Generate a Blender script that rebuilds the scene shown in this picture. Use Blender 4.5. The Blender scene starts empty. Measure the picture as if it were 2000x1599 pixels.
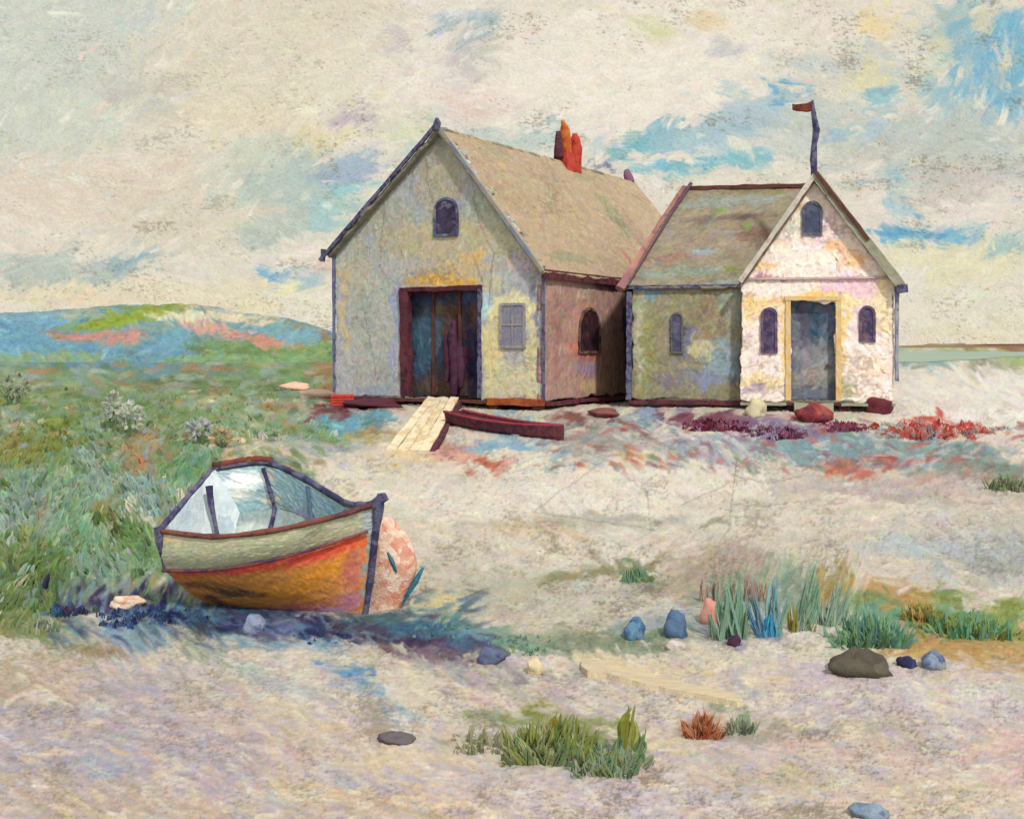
import bpy, bmesh, math, random
import numpy as np
from mathutils import Vector, Matrix
random.seed(7); RNG = np.random.default_rng(11)
SC = bpy.context.scene
COL = SC.collection
R = math.radians

# ------------------------------------------------------------------ camera, world, sun, exposure
CH = 3.6                                   # eye height above the near beach
F = 2400.0                                 # focal length in photograph pixels (photo 2000 wide)
HZ = 675.0                                 # row of the horizon
cam = bpy.data.cameras.new('camera'); camo = bpy.data.objects.new('camera', cam); COL.objects.link(camo)
camo.location = (0, 0, CH); camo.rotation_euler = (R(90), 0, 0)
cam.sensor_width = 36; cam.lens = 36 * F / 2000.0
cam.shift_y = -(799.5 - HZ) / 2000.0
cam.clip_start = 0.1; cam.clip_end = 9000
SC.camera = camo
SUN = Vector((0.30, -0.64, 0.70)).normalized()
w = bpy.data.worlds.new('World'); SC.world = w; w.use_nodes = True
nt = w.node_tree; nt.nodes.clear()
sky = nt.nodes.new('ShaderNodeTexSky'); sky.sky_type = 'NISHITA'; sky.sun_disc = False
sky.sun_elevation = math.asin(SUN.z); sky.sun_rotation = math.atan2(SUN.x, SUN.y)
bg1 = nt.nodes.new('ShaderNodeBackground'); bg1.inputs[1].default_value = 0.09
bg2 = nt.nodes.new('ShaderNodeBackground'); bg2.inputs[0].default_value = (0.82, 0.80, 0.76, 1); bg2.inputs[1].default_value = 1.15
tc = nt.nodes.new('ShaderNodeTexCoord'); nz = nt.nodes.new('ShaderNodeTexNoise'); nz.inputs['Scale'].default_value = 3
rmp = nt.nodes.new('ShaderNodeMapRange'); rmp.inputs[1].default_value = .35; rmp.inputs[2].default_value = .55
rmp.inputs[3].default_value = .45; rmp.inputs[4].default_value = 1.0
mx = nt.nodes.new('ShaderNodeMixShader'); wo = nt.nodes.new('ShaderNodeOutputWorld')
nt.links.new(sky.outputs[0], bg1.inputs[0]); nt.links.new(tc.outputs['Generated'], nz.inputs['Vector'])
nt.links.new(nz.outputs[0], rmp.inputs[0]); nt.links.new(rmp.outputs[0], mx.inputs[0])
nt.links.new(bg1.outputs[0], mx.inputs[1]); nt.links.new(bg2.outputs[0], mx.inputs[2]); nt.links.new(mx.outputs[0], wo.inputs[0])
sl = bpy.data.lights.new('sun', 'SUN'); sl.energy = 2.7; sl.angle = R(4); sl.color = (1, .96, .9)
so = bpy.data.objects.new('sun', sl); COL.objects.link(so); so.rotation_euler = SUN.to_track_quat('Z', 'Y').to_euler()
SC.view_settings.view_transform = 'Standard'; SC.view_settings.look = 'None'
SC.view_settings.exposure = 0.0; SC.view_settings.gamma = 1; SC.view_settings.use_curve_mapping = False
SC.render.engine = 'CYCLES'

# ------------------------------------------------------------------ helpers
def hexc(h):
    h = h.lstrip('#'); return np.array([int(h[i:i+2], 16) for i in (0, 2, 4)]) / 255.0
def lin(c):
    c = np.clip(np.asarray(c, float), 0, 1)
    return np.where(c <= .04045, c / 12.92, ((c + .055) / 1.055) ** 2.4)
def P(px, py, Y):                          # photo pixel at distance Y -> world point
    return Vector(((px - 1000) / F * Y, Y, CH + (HZ - py) / F * Y))
_py = [(3, -3.75), (6, -3.62), (9.1, -3.5), (12, -3.33), (14.6, -3.2), (20, -3.17), (30, -3.12), (35.5, -3.04), (37.5, -2.84), (40.5, -2.28), (42.5, -2.16), (60, -2.15), (150, -2.2), (400, -2.3), (3500, -2.6)]
_ly = np.log(np.array([a for a, b in _py])); _lz = np.array([b for a, b in _py])
def zg(Y):                                 # beach profile, world height
    l = np.log(np.maximum(Y, 3.0)); s = 0
    for d in (-.03, -.015, 0, .015, .03): s = s + np.interp(l + d, _ly, _lz)
    return CH + s / 5
_Y = np.exp(np.linspace(math.log(3.2), math.log(3400), 6000)); _pyr = HZ - (zg(_Y) - CH) / _Y * F
def Yat(py): return float(np.interp(-py, -_pyr, _Y))
def G(px, py):                             # point of the ground seen at a pixel
    Y = Yat(py); return Vector(((px - 1000) / F * Y, Y, float(zg(Y))))

def fnoise(h, w, sx, sy=None, seed=None):  # smooth gaussian noise, std 1
    sy = sy or sx
    r = np.random.default_rng(seed if seed is not None else int(RNG.integers(1 << 30)))
    gh, gw = int(h / sy) + 4, int(w / sx) + 4
    g = r.standard_normal((gh, gw))
    y = np.arange(h) / sy; x = np.arange(w) / sx
    yi = y.astype(int); xi = x.astype(int); fy = (y - yi)[:, None]; fx = (x - xi)[None, :]
    fy = fy * fy * (3 - 2 * fy); fx = fx * fx * (3 - 2 * fx)
    a = g[yi][:, xi]; b = g[yi][:, xi + 1]; c = g[yi + 1][:, xi]; d = g[yi + 1][:, xi + 1]
    n = (a * (1 - fx) + b * fx) * (1 - fy) + (c * (1 - fx) + d * fx) * fy
    return n / (n.std() + 1e-6)

class Canvas:
    """colour (sRGB) and relief of a brush-painted coat, in the surface's own coordinates"""
    def __init__(s, x0, y0, x1, y1, cell, k, seed=1):
        s.x0, s.y0, s.cell, s.k = x0, y0, cell, k
        s.W = int((x1 - x0) / cell) + 2; s.H = int((y1 - y0) / cell) + 2
        s.r = np.random.default_rng(seed); s.seed = seed; s.br = .026; s.sw = 1.0
    def zones(s, base, zs, warp=7.0, ragged=.28):
        H, W = s.H, s.W; s.z = np.empty((H, W, 3)); s.z[:] = hexc(base)
        u = s.k / s.cell                                # cells per photo pixel
        wx = fnoise(H, W, 14, 10, s.seed + 1) * warp * u + fnoise(H, W, 4, 3, s.seed + 2) * warp * .45 * u
        wy = fnoise(H, W, 14, 8, s.seed + 3) * warp * .5 * u + fnoise(H, W, 4, 3, s.seed + 4) * warp * .25 * u
        fn = fnoise(H, W, 5, 2, s.seed + 5)
        for zt in zs:
            x, y, rx, ry, ang, c = zt[:6]; op = zt[6] if len(zt) > 6 else .95
            cx = (x - s.x0) / s.cell; cy = (y - s.y0) / s.cell; rx *= u; ry *= u
            m = max(rx, ry) * 1.35 + warp * u * 3 + 2
            i0, i1 = max(0, int(cy - m)), min(H, int(cy + m) + 1); j0, j1 = max(0, int(cx - m)), min(W, int(cx + m) + 1)
            if i0 >= i1 or j0 >= j1: continue
            yy, xx = np.mgrid[i0:i1, j0:j1].astype(float)
            dx = xx - cx + wx[i0:i1, j0:j1]; dy = yy - cy + wy[i0:i1, j0:j1]
            ca, sa = math.cos(R(ang)), math.sin(R(ang))
            a = (dx * ca + dy * sa) / rx; b = (-dx * sa + dy * ca) / ry
            d = np.sqrt(a * a + b * b) + fn[i0:i1, j0:j1] * ragged * .5
            al = np.clip((1.2 - d) / .45, 0, 1); al = (al * al * (3 - 2 * al) * op)[..., None]
            s.z[i0:i1, j0:j1] = s.z[i0:i1, j0:j1] * (1 - al) + hexc(c) * al
        s.c = s.z.copy(); s.h = np.zeros((H, W)); return s
    def strokes(s, n, L, Wd, ang, jit=.03, op=.85, box=None, hue=.018, src=None):
        H, W = s.H, s.W; u = s.k / s.cell; r = s.r; nb = 64
        if not hasattr(s, 'af'): s.af = fnoise(H, W, 45, 30, s.seed + 20) * 20 + fnoise(H, W, 14, 10, s.seed + 21) * 12
        for _ in range(n):
            if box: x = r.uniform(box[0], box[2]); y = r.uniform(box[1], box[3]); x = (x - s.x0) / s.cell; y = (y - s.y0) / s.cell
            else: x = r.uniform(0, W); y = r.uniform(0, H)
            if not (0 <= x < W and 0 <= y < H): continue
            l = L * u * r.uniform(.5, 1.5) * .5; wd = max(Wd * u * r.uniform(.6, 1.4) * .5, .6)
            an = ang(x * s.cell + s.x0, y * s.cell + s.y0) if callable(ang) else ang
            an = R(an + r.normal() * 15 + s.sw * s.af[int(y), int(x)]); ca, sa = math.cos(an), math.sin(an)
            ex = abs(ca) * l + abs(sa) * wd + 1; ey = abs(sa) * l + abs(ca) * wd + 1
            i0, i1 = max(0, int(y - ey)), min(H, int(y + ey) + 2); j0, j1 = max(0, int(x - ex)), min(W, int(x + ex) + 2)
            if i0 >= i1 or j0 >= j1: continue
            col = s.z[int(y), int(x)] if src is None else hexc(src[int(r.integers(len(src)))])
            col = col + r.normal() * jit + r.normal(size=3) * hue
            yy, xx = np.mgrid[i0:i1, j0:j1]
            dx = xx - x; dy = yy - y; a = (dx * ca + dy * sa) / l; b = (-dx * sa + dy * ca + a * a * r.normal() * wd * .5) / wd
            br = r.standard_normal(nb); bi = np.clip(((b + 1.2) / 2.4 * (2 + wd * 2.2)).astype(int), 0, nb - 1)
            bb = br[bi]
            al = np.clip((1.05 - np.abs(b)) * 3, 0, 1) * np.clip((1.0 - np.abs(a) + bb * .12) * 4, 0, 1)
            al = al * np.clip(op + bb * .16 - np.clip(a, 0, 1) * .35, 0, 1)
            al3 = al[..., None]
            s.c[i0:i1, j0:j1] = s.c[i0:i1, j0:j1] * (1 - al3) + (col + (bb * s.br)[..., None]) * al3
            ridge = np.clip(np.abs(b) * 1.1, 0, 1) ** 3
            s.h[i0:i1, j0:j1] = s.h[i0:i1, j0:j1] * (1 - al * .8) + al * (.5 + bb * .22 + ridge * .5)
        return s
    def flecks(s, thr=2.0, col='786a50', amt=.55, sx=2.4, sy=1.2, dens=None, mott=1.0):
        n = .75 * fnoise(s.H, s.W, sx, sy, s.seed + 9) + .6 * fnoise(s.H, s.W, sx * 2.6, sy * 1.1, s.seed + 11) + .75 * fnoise(s.H, s.W, 34, 20, s.seed + 10) + .3 * fnoise(s.H, s.W, 9, 7, s.seed + 15)
        n = n / 1.25
        a = np.clip((n - thr) * 1.8, 0, 1) * amt
        li = np.clip((-.75 * fnoise(s.H, s.W, sx, sy, s.seed + 16) + .6 * fnoise(s.H, s.W, 20, 12, s.seed + 17) - 1.3) * .8, 0, 1) * .35
        if dens is not None: a = a * dens
        a = a[..., None]; s.c = s.c * (1 - a) + (hexc(col) * .6 + s.c * .35) * a; s.h = s.h - a[..., 0] * .6
        li = li[..., None]; s.c = s.c * (1 - li) + np.clip(s.c * 1.13 + .02, 0, .96) * li; s.h = s.h + li[..., 0]
        s.c += (fnoise(s.H, s.W, 1.25, 1.1, s.seed + 12) * .016)[..., None] + mott * (fnoise(s.H, s.W, 6, 4, s.seed + 13)[..., None] * np.array([.010, .004, -.008]) + fnoise(s.H, s.W, 9, 5, s.seed + 14)[..., None] * .008)
        s.c = np.clip(s.c, .02, .97); return s
    def crack(s, pts, col='6a6356', amt=.6):
        for (xa, ya), (xb, yb) in zip(pts[:-1], pts[1:]):
            n = int(max(abs(xb - xa), abs(yb - ya)) / s.cell) + 2
            for t in np.linspace(0, 1, n):
                i = int((ya + (yb - ya) * t - s.y0) / s.cell + s.r.normal() * .25); j = int((xa + (xb - xa) * t - s.x0) / s.cell)
                if 0 <= i < s.H and 0 <= j < s.W: s.c[i, j] = s.c[i, j] * (1 - amt) + hexc(col) * amt; s.h[i, j] -= .4
        return s
    def sample(s, X, Yv):
        x = np.clip((np.asarray(X) - s.x0) / s.cell, 0, s.W - 1.001); y = np.clip((np.asarray(Yv) - s.y0) / s.cell, 0, s.H - 1.001)
        i = y.astype(int); j = x.astype(int); fy = y - i; fx = x - j
        def b(A):
            f1, f2 = (fx[..., None], fy[..., None]) if A.ndim == 3 else (fx, fy)
            return (A[i, j] * (1 - f1) + A[i, j + 1] * f1) * (1 - f2) + (A[i + 1, j] * (1 - f1) + A[i + 1, j + 1] * f1) * f2
        return b(s.c), b(s.h)

def tag(o, label=None, cat=None, group=None, kind=None):
    if label: o['label'] = label
    if cat: o['category'] = cat
    if group: o['group'] = group
    if kind: o['kind'] = kind
    return o
def empty(name, loc=(0, 0, 0), label=None, cat=None, group=None, rz=0):
    o = bpy.data.objects.new(name, None); COL.objects.link(o); o.location = loc; o.rotation_euler.z = rz
    o.empty_display_size = .2
    return tag(o, label, cat, group)
def link(name, me, m, parent=None, smooth=False):
    o = bpy.data.objects.new(name, me); COL.objects.link(o)
    if m: me.materials.append(m)
    if parent: o.parent = parent; o.matrix_parent_inverse = Matrix.Translation(-Vector(parent.location)) if parent.type == 'EMPTY' and parent.parent is None else Matrix.Identity(4)
    if smooth: me.polygons.foreach_set('use_smooth', [True] * len(me.polygons))
    return o
def mesh_np(name, V, Fq, C=None):
    me = bpy.data.meshes.new(name); V = np.asarray(V, np.float32); Fq = np.asarray(Fq, np.int32)
    me.vertices.add(len(V)); me.vertices.foreach_set('co', V.ravel())
    k = Fq.shape[1]; me.loops.add(Fq.size); me.loops.foreach_set('vertex_index', Fq.ravel())
    me.polygons.add(len(Fq)); me.polygons.foreach_set('loop_start', np.arange(0, Fq.size, k, dtype=np.int32))
    me.update(calc_edges=True)
    if C is not None:
        at = me.color_attributes.new('Col', 'FLOAT_COLOR', 'POINT'); c4 = np.ones((len(V), 4), np.float32); c4[:, :3] = C
        at.data.foreach_set('color', c4.ravel())
    return me
def gridfaces(h, w, keep=None):
    i = np.arange(h * w).reshape(h, w); f = np.stack([i[:-1, :-1], i[:-1, 1:], i[1:, 1:], i[1:, :-1]], -1)
    return f[keep] if keep is not None else f.reshape(-1, 4)

from mathutils import noise as mnoise
def hewn(bm, lim=1500):
    co = [v.co for v in bm.verts]; L = sorted((max(c[i] for c in co) - min(c[i] for c in co)) for i in range(3))
    if L[2] > 60 or len(bm.verts) > lim: return
    el = sorted(e.calc_length() for e in bm.edges); th = max(el[len(el) // 8], .02)
    st = max(th * 1.6, L[2] / 40)
    for _ in range(4):
        es = [e for e in bm.edges if e.calc_length() > st * 1.5]
        if not es or len(bm.verts) > 900: break
        bmesh.ops.subdivide_edges(bm, edges=es, cuts=1, use_grid_fill=True)
    a = min(th * .2, .045)
    for v in bm.verts: v.co += mnoise.noise_vector(v.co * (.5 / max(th, .05))) * a * 1.3 + mnoise.noise_vector(v.co * (1.6 / max(th, .05))) * a * .6
class MB:                                   # simple shapes collected into one mesh
    def __init__(s): s.bm = bmesh.new()
    def hexa(s, b, t):                      # two loops of points, bottom and top
        vb = [s.bm.verts.new(p) for p in b]; vt = [s.bm.verts.new(p) for p in t]; n = len(b)
        s.bm.faces.new(vb[::-1]); s.bm.faces.new(vt)
        for i in range(n): s.bm.faces.new((vb[i], vb[(i + 1) % n], vt[(i + 1) % n], vt[i]))
        return s
    def beam(s, a, b, wd, th, up=Vector((0, 0, 1)), j=0):
        a = Vector(a); b = Vector(b); d = (b - a).normalized(); sd = d.cross(up).normalized(); uu = sd.cross(d)
        def ring(p): return [p + sd * wd * x * (1 + random.uniform(-j, j)) / 2 + uu * th * y * (1 + random.uniform(-j, j)) / 2 for x, y in ((-1, -1), (1, -1), (1, 1), (-1, 1))]
        return s.hexa(ring(a), ring(b))
    def tube(s, pts, rad, n=8, j=0.0):
        rings = []; pts = [Vector(p) for p in pts]
        for i, p in enumerate(pts):
            d = (pts[min(i + 1, len(pts) - 1)] - pts[max(i - 1, 0)]).normalized()
            a = d.cross(Vector((0, 0, 1)) if abs(d.z) < .9 else Vector((1, 0, 0))).normalized(); b = d.cross(a)
            r = rad[i] if hasattr(rad, '__len__') else rad
            rings.append([s.bm.verts.new(p + (a * math.cos(2 * math.pi * k / n) + b * math.sin(2 * math.pi * k / n)) * r * (1 + random.uniform(-j, j))) for k in range(n)])
        for q, t in zip(rings[:-1], rings[1:]):
            for k in range(n): s.bm.faces.new((q[k], q[(k + 1) % n], t[(k + 1) % n], t[k]))
        s.bm.faces.new(rings[0][::-1]); s.bm.faces.new(rings[-1]); return s
    def build(s, name, m, parent=None, smooth=False, bevel=0):
        bmesh.ops.recalc_face_normals(s.bm, faces=s.bm.faces)
        hewn(s.bm); me = bpy.data.meshes.new(name); s.bm.to_mesh(me); s.bm.free()
        o = link(name, me, m, parent, smooth)
        if bevel:
            b = o.modifiers.new('bevel', 'BEVEL'); b.width = bevel; b.segments = 2
        return o

# ------------------------------------------------------------------ materials
def painted(name, rough=.8, bump=.35, scale=40, emit=None, spec=.25):
    m = bpy.data.materials.new(name); m.use_nodes = True; t = m.node_tree; p = t.nodes['Principled BSDF']
    at = t.nodes.new('ShaderNodeAttribute'); at.attribute_name = 'Col'
    if emit:
        t.nodes.remove(p); e = t.nodes.new('ShaderNodeEmission'); e.inputs[1].default_value = emit
        t.links.new(at.outputs['Color'], e.inputs[0]); t.links.new(e.outputs[0], t.nodes['Material Output'].inputs[0]); return m
    g = t.nodes.new('ShaderNodeTexCoord'); n = t.nodes.new('ShaderNodeTexNoise'); n.inputs['Scale'].default_value = scale; n.inputs['Detail'].default_value = 4
    t.links.new(g.outputs['Object'], n.inputs['Vector'])
    b = t.nodes.new('ShaderNodeBump'); b.inputs['Strength'].default_value = bump; b.inputs['Distance'].default_value = .02
    t.links.new(n.outputs[0], b.inputs['Height']); t.links.new(b.outputs[0], p.inputs['Normal'])
    hs = t.nodes.new('ShaderNodeHueSaturation'); mr = t.nodes.new('ShaderNodeMapRange'); mr.inputs[1].default_value = .3; mr.inputs[2].default_value = .7
    mr.inputs[3].default_value = .88; mr.inputs[4].default_value = 1.12
    t.links.new(n.outputs[0], mr.inputs[0]); t.links.new(mr.outputs[0], hs.inputs['Value']); t.links.new(at.outputs['Color'], hs.inputs['Color'])
    t.links.new(hs.outputs[0], p.inputs['Base Color']); p.inputs['Roughness'].default_value = rough; p.inputs['Specular IOR Level'].default_value = spec
    return m
def leafmat():
    m = painted('leaf', .9, .3, 30, spec=.05); t = m.node_tree; p = t.nodes['Principled BSDF']
    ge = t.nodes.new('ShaderNodeNewGeometry'); ad = t.nodes.new('ShaderNodeVectorMath'); ad.operation = 'ADD'; ad.inputs[1].default_value = (0, -.3, 1.5)
    no = t.nodes.new('ShaderNodeVectorMath'); no.operation = 'NORMALIZE'; t.links.new(ge.outputs['Normal'], ad.inputs[0]); t.links.new(ad.outputs[0], no.inputs[0]); t.links.new(no.outputs[0], p.inputs['Normal'])
    tr = t.nodes.new('ShaderNodeBsdfTranslucent'); mx_ = t.nodes.new('ShaderNodeMixShader'); mx_.inputs[0].default_value = .3
    t.links.new(p.inputs['Base Color'].links[0].from_socket, tr.inputs[0]); t.links.new(p.outputs[0], mx_.inputs[1]); t.links.new(tr.outputs[0], mx_.inputs[2]); t.links.new(mx_.outputs[0], t.nodes['Material Output'].inputs[0])
    return m
def dab(name, cols, scale=3, stretch=(1, 1, 1), rough=.8, k=.8, bump=.5):
    """patchy brushed paint in object space: voronoi dabs blended over noise"""
    m = bpy.data.materials.new(name); m.use_nodes = True; t = m.node_tree; p = t.nodes['Principled BSDF']
    g = t.nodes.new('ShaderNodeTexCoord'); mp = t.nodes.new('ShaderNodeMapping'); mp.inputs['Scale'].default_value = stretch
    t.links.new(g.outputs['Object'], mp.inputs[0])
    n = t.nodes.new('ShaderNodeTexNoise'); n.inputs['Scale'].default_value = scale; n.inputs['Detail'].default_value = 5; n.inputs['Roughness'].default_value = .65
    t.links.new(mp.outputs[0], n.inputs['Vector'])
    va = t.nodes.new('ShaderNodeVectorMath'); va.operation = 'ADD'; t.links.new(mp.outputs[0], va.inputs[0])
    sc = t.nodes.new('ShaderNodeVectorMath'); sc.operation = 'SCALE'; sc.inputs[3].default_value = .6 / scale; t.links.new(n.outputs['Color'], sc.inputs[0]); t.links.new(sc.outputs[0], va.inputs[1])
    v = t.nodes.new('ShaderNodeTexVoronoi'); v.inputs['Scale'].default_value = scale * 2.2; t.links.new(va.outputs[0], v.inputs['Vector'])
    sp = t.nodes.new('ShaderNodeSeparateColor'); t.links.new(v.outputs['Color'], sp.inputs[0])
    mi = t.nodes.new('ShaderNodeMath'); mi.operation = 'MULTIPLY_ADD'; mi.inputs[1].default_value = .55
    t.links.new(sp.outputs[0], mi.inputs[0])
    m2 = t.nodes.new('ShaderNodeMath'); m2.operation = 'MULTIPLY_ADD'; m2.inputs[1].default_value = 1.5; m2.inputs[2].default_value = -.53; t.links.new(n.outputs[0], m2.inputs[0]); t.links.new(m2.outputs[0], mi.inputs[2])
    r = t.nodes.new('ShaderNodeValToRGB'); el = r.color_ramp.elements
    for i, c in enumerate(cols):
        pos = i / max(1, len(cols) - 1)
        e = el[i] if i < 2 else el.new(pos)
        e.position = pos; e.color = (*[float(x) for x in lin(hexc(c)) * k], 1)
    t.links.new(mi.outputs[0], r.inputs[0]); t.links.new(r.outputs[0], p.inputs['Base Color'])
    n2 = t.nodes.new('ShaderNodeTexNoise'); n2.inputs['Scale'].default_value = scale * 9; n2.inputs['Detail'].default_value = 3; t.links.new(mp.outputs[0], n2.inputs['Vector'])
    b = t.nodes.new('ShaderNodeBump'); b.inputs['Strength'].default_value = bump; b.inputs['Distance'].default_value = .03
    t.links.new(n2.outputs[0], b.inputs['Height']); t.links.new(b.outputs[0], p.inputs['Normal'])
    p.inputs['Roughness'].default_value = rough; p.inputs['Specular IOR Level'].default_value = .25
    return m
M = dict(
    ground=painted('sand_and_turf', .95, .5, 14, spec=.1), hills=painted('hill_cover', .95, .1, 1, spec=.05), sky=painted('cloudy_sky', emit=1.03),
    wall=painted('weathered_paint', .85, .4, 9), hull=painted('hull_paint', .6, .35, 16), leaf=leafmat(),
    indigo=dab('indigo_wood', ['2e2c4c', '47456c', '75748e', '3a3450'], 3.5), maroon=dab('maroon_wood', ['3c1f2b', '56293a', '6e3a40', '402634'], 2.2),
    violet=dab('violet_glass', ['33304f', '4a4a72', '6a6c90', '3a2a40'], 2.5, rough=.5), pinktrim=dab('pink_trim', ['8e6a72', 'b58a80', 'c98f7c', 'a0766f'], 1.2),
    barge=dab('grey_green_trim', ['8f917c', 'a8a893', '9c9a84', 'b4ad98'], 1.5), brown=dab('brown_trim', ['5a3530', '6d443a', '4b2f35'], 2),
    orange=dab('orange_brick', ['c8702c', 'd9822f', 'b8542c', 'd1702a'], 1.6, k=.9), red=dab('red_brick', ['b8382c', 'c84a36', '9c2f30', 'd0553c'], 1.6, k=.9),
    ochre=dab('ochre_trim', ['d8b070', 'e2bc78', 'dcc596', 'e6cda4'], 1.6, k=.9), cream=dab('cream_boards', ['dccaa4', 'e8dcbc', 'd0b890', 'ece2cc'], 2.0, (1, .5, 1), k=.95),
    rust=dab('rust_boards', ['9c4a24', 'b8602c', '8a3a30', 'c4733a'], 1.5))

# ------------------------------------------------------------------ the sky (backdrop dome sector far beyond everything)
SKYZ = [
 (100,80,260,130,0,'ccd0c2'),(330,60,120,70,0,'c8cfc6'),(560,120,300,160,0,'dad1bb'),(60,250,200,70,0,'cdd0bf'),(180,370,260,70,0,'ddcfbb'),(400,420,200,60,0,'d6cdb8'),(330,200,90,50,0,'cfc8b6'),
 (250,175,80,30,20,'c6c4b8'),(480,230,140,50,0,'ddd2b9'),(700,170,120,90,0,'e0d8c1'),(620,270,70,25,0,'dcd3aa'),(500,310,120,40,-15,'ced0bd'),
 (560,345,110,45,-20,'b3c1b6'),(650,385,80,42,-30,'93c4c4'),(690,325,60,26,-15,'a3b4c0'),(590,430,120,38,-25,'b9c3b6'),(640,420,50,22,-25,'a6c6c2'),
 (60,520,90,28,0,'b5bfb4'),(255,512,60,18,-5,'93aeb4'),(160,540,80,22,-4,'b3bdb0'),(30,560,60,15,0,'a9b7ae'),(590,542,60,15,0,'a2bdc2'),(532,535,24,12,0,'7fb3c9'),(640,520,22,30,0,'dcc2b2'),
 (330,575,400,24,0,'e0d7ba'),(530,577,46,20,0,'e8dba6'),(120,590,200,14,0,'e2d3b4'),(600,600,70,40,0,'e2dcc6'),
 (900,130,170,110,0,'e6dccc'),(705,225,60,28,0,'c4babc'),(790,90,40,30,60,'cbc2bc'),(930,115,60,60,0,'c9c3bc'),(905,40,62,14,0,'9fb6bc'),(985,92,26,32,0,'abab9f'),(950,200,100,34,0,'e0cabf'),
 (820,260,60,20,0,'d5d8b5'),(800,300,50,16,-45,'c3cfc3'),(1000,275,110,22,5,'c3cdc2'),(1060,248,50,25,0,'a9c4bd'),(830,225,40,14,-30,'bcc9ae'),
 (1200,150,260,120,0,'eae1d0'),(1320,80,300,90,0,'e9e0cf'),(1280,50,30,26,0,'d8d4ac'),(1390,40,40,20,0,'e4cfa8'),(1410,95,50,14,0,'c5c3c0'),(1180,280,38,16,0,'b0c6d0'),(1200,240,120,24,0,'e9e0d0'),
 (1260,287,58,22,-22,'74b0b8'),(1312,250,26,14,-20,'8bb8c2'),(1400,262,130,30,-6,'a6bfc5'),(1490,218,110,26,-8,'afc2c6'),(1512,178,20,26,0,'78aec4'),(1530,196,18,22,0,'6da8c2'),
 (1330,303,120,9,-4,'e6dfcb'),(1400,322,130,15,-5,'84bac2'),(1480,303,50,10,-5,'8cbcc8'),(1290,328,50,8,4,'7fb4c6'),(1190,326,46,7,6,'777c92'),(1450,285,100,10,-4,'e0dcca'),
 (1500,345,160,12,0,'dfd8c2'),(1650,120,120,50,0,'c8cbc4'),(1600,260,90,60,0,'c5c9be'),(1700,145,34,44,0,'ded7ae'),(1725,40,44,34,0,'e4cfa0'),(1600,60,80,50,0,'e2d8c6'),
 (1900,70,110,70,0,'90b8c4'),(1965,140,60,90,0,'7db2c8'),(1905,172,64,26,0,'8ab6c6'),(1832,175,36,34,0,'9ebec4'),(1716,188,26,30,0,'92b9bf'),(1850,30,60,22,0,'adc0b9'),(1830,100,26,50,0,'d6d0b4'),(1920,40,14,50,0,'d0cdb2'),(1960,140,14,50,0,'cdc9b4'),
 (1820,300,230,80,0,'c3c4b8'),(1900,370,90,44,0,'cdc2b8'),(1680,260,50,20,0,'9fbdc6'),(1700,380,36,60,-20,'e0d6c8'),(1860,245,110,44,0,'bec5ba'),
 (1745,380,14,50,-12,'a2bfc4'),(1800,452,90,20,0,'6fabc6'),(1765,462,50,22,-15,'68a6c4'),(1862,468,50,10,0,'80b3c8'),(1965,470,44,20,0,'aac3bc'),(1930,412,90,30,-8,'e1d8ca'),
 (1850,512,170,38,0,'dfd8b4'),(1815,570,60,12,0,'a9c4b6'),(1880,605,170,50,0,'e0dac4'),(1900,650,160,24,0,'ded5ba'),(1780,540,30,40,0,'e0dccb'),
 (-300,300,300,200,0,'c8ccc0'),(2250,300,250,200,0,'b7c2bd'),(-800,200,300,160,0,'d6cdb8'),(-700,480,200,40,-8,'a3bcc4'),(2800,350,300,120,0,'ddd6c4'),(2600,500,200,40,-5,'9fbcc8')]
def build_sky():
    x0, x1, y0, y1 = -1200, 3200, -360, 715
    cv = Canvas(x0, y0, x1, y1, 2.0, 1.0, 21).zones('ded6c4', SKYZ, warp=12); cv.br = .012; cv.sw = .45
    an = lambda x, y: (-28 if x < 700 and y < 330 else (-55 if x > 1850 and y < 240 else -6)) + 22 * math.sin(x * .011 + y * .017)
    cv.strokes(5000, 100, 36, an, .012, .7, hue=.007); cv.strokes(10000, 44, 17, an, .015, .7, hue=.008); cv.strokes(8500, 20, 8, an, .02, .7, hue=.01)
    cv.strokes(800, 34, 12, an, .012, .45, src=['cdd2c8', 'dccdc2', 'e4dcc0', 'f0e9db', 'f0e9db', 'ede2cf'])
    yy = np.arange(cv.H)[:, None] * 2.0 + y0; xx = np.arange(cv.W)[None, :] * 2.0 + x0
    dens = np.clip(.6 + .4 * ((xx > 620) & (yy < 420)) + .3 * (yy > 430), 0, 1)
    cv.flecks(1.42, '7a6e56', .62, 1.7, 1.0, dens=dens, mott=.35)
    sh = np.roll(cv.h, 1, 0) - cv.h                       # stroke relief shading put into the sky colour
    cv.c = np.clip(cv.c + (np.clip(sh, -.8, .8) * .045)[..., None], .02, .97)
    h, w = cv.H, cv.W; Rr = 5200.0
    px = x0 + np.arange(w) * 2.0; py = y0 + np.arange(h) * 2.0
    X, Z = np.meshgrid((px - 1000) / F, (HZ - py) / F)
    n = np.sqrt(X ** 2 + 1 + Z ** 2); V = np.stack([X / n * Rr, Rr / n, CH + Z / n * Rr], -1).reshape(-1, 3)
    me = mesh_np('sky', V, gridfaces(h, w), lin(cv.c.reshape(-1, 3)))
    tag(link('sky', me, M['sky']), kind='structure')
build_sky()

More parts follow.
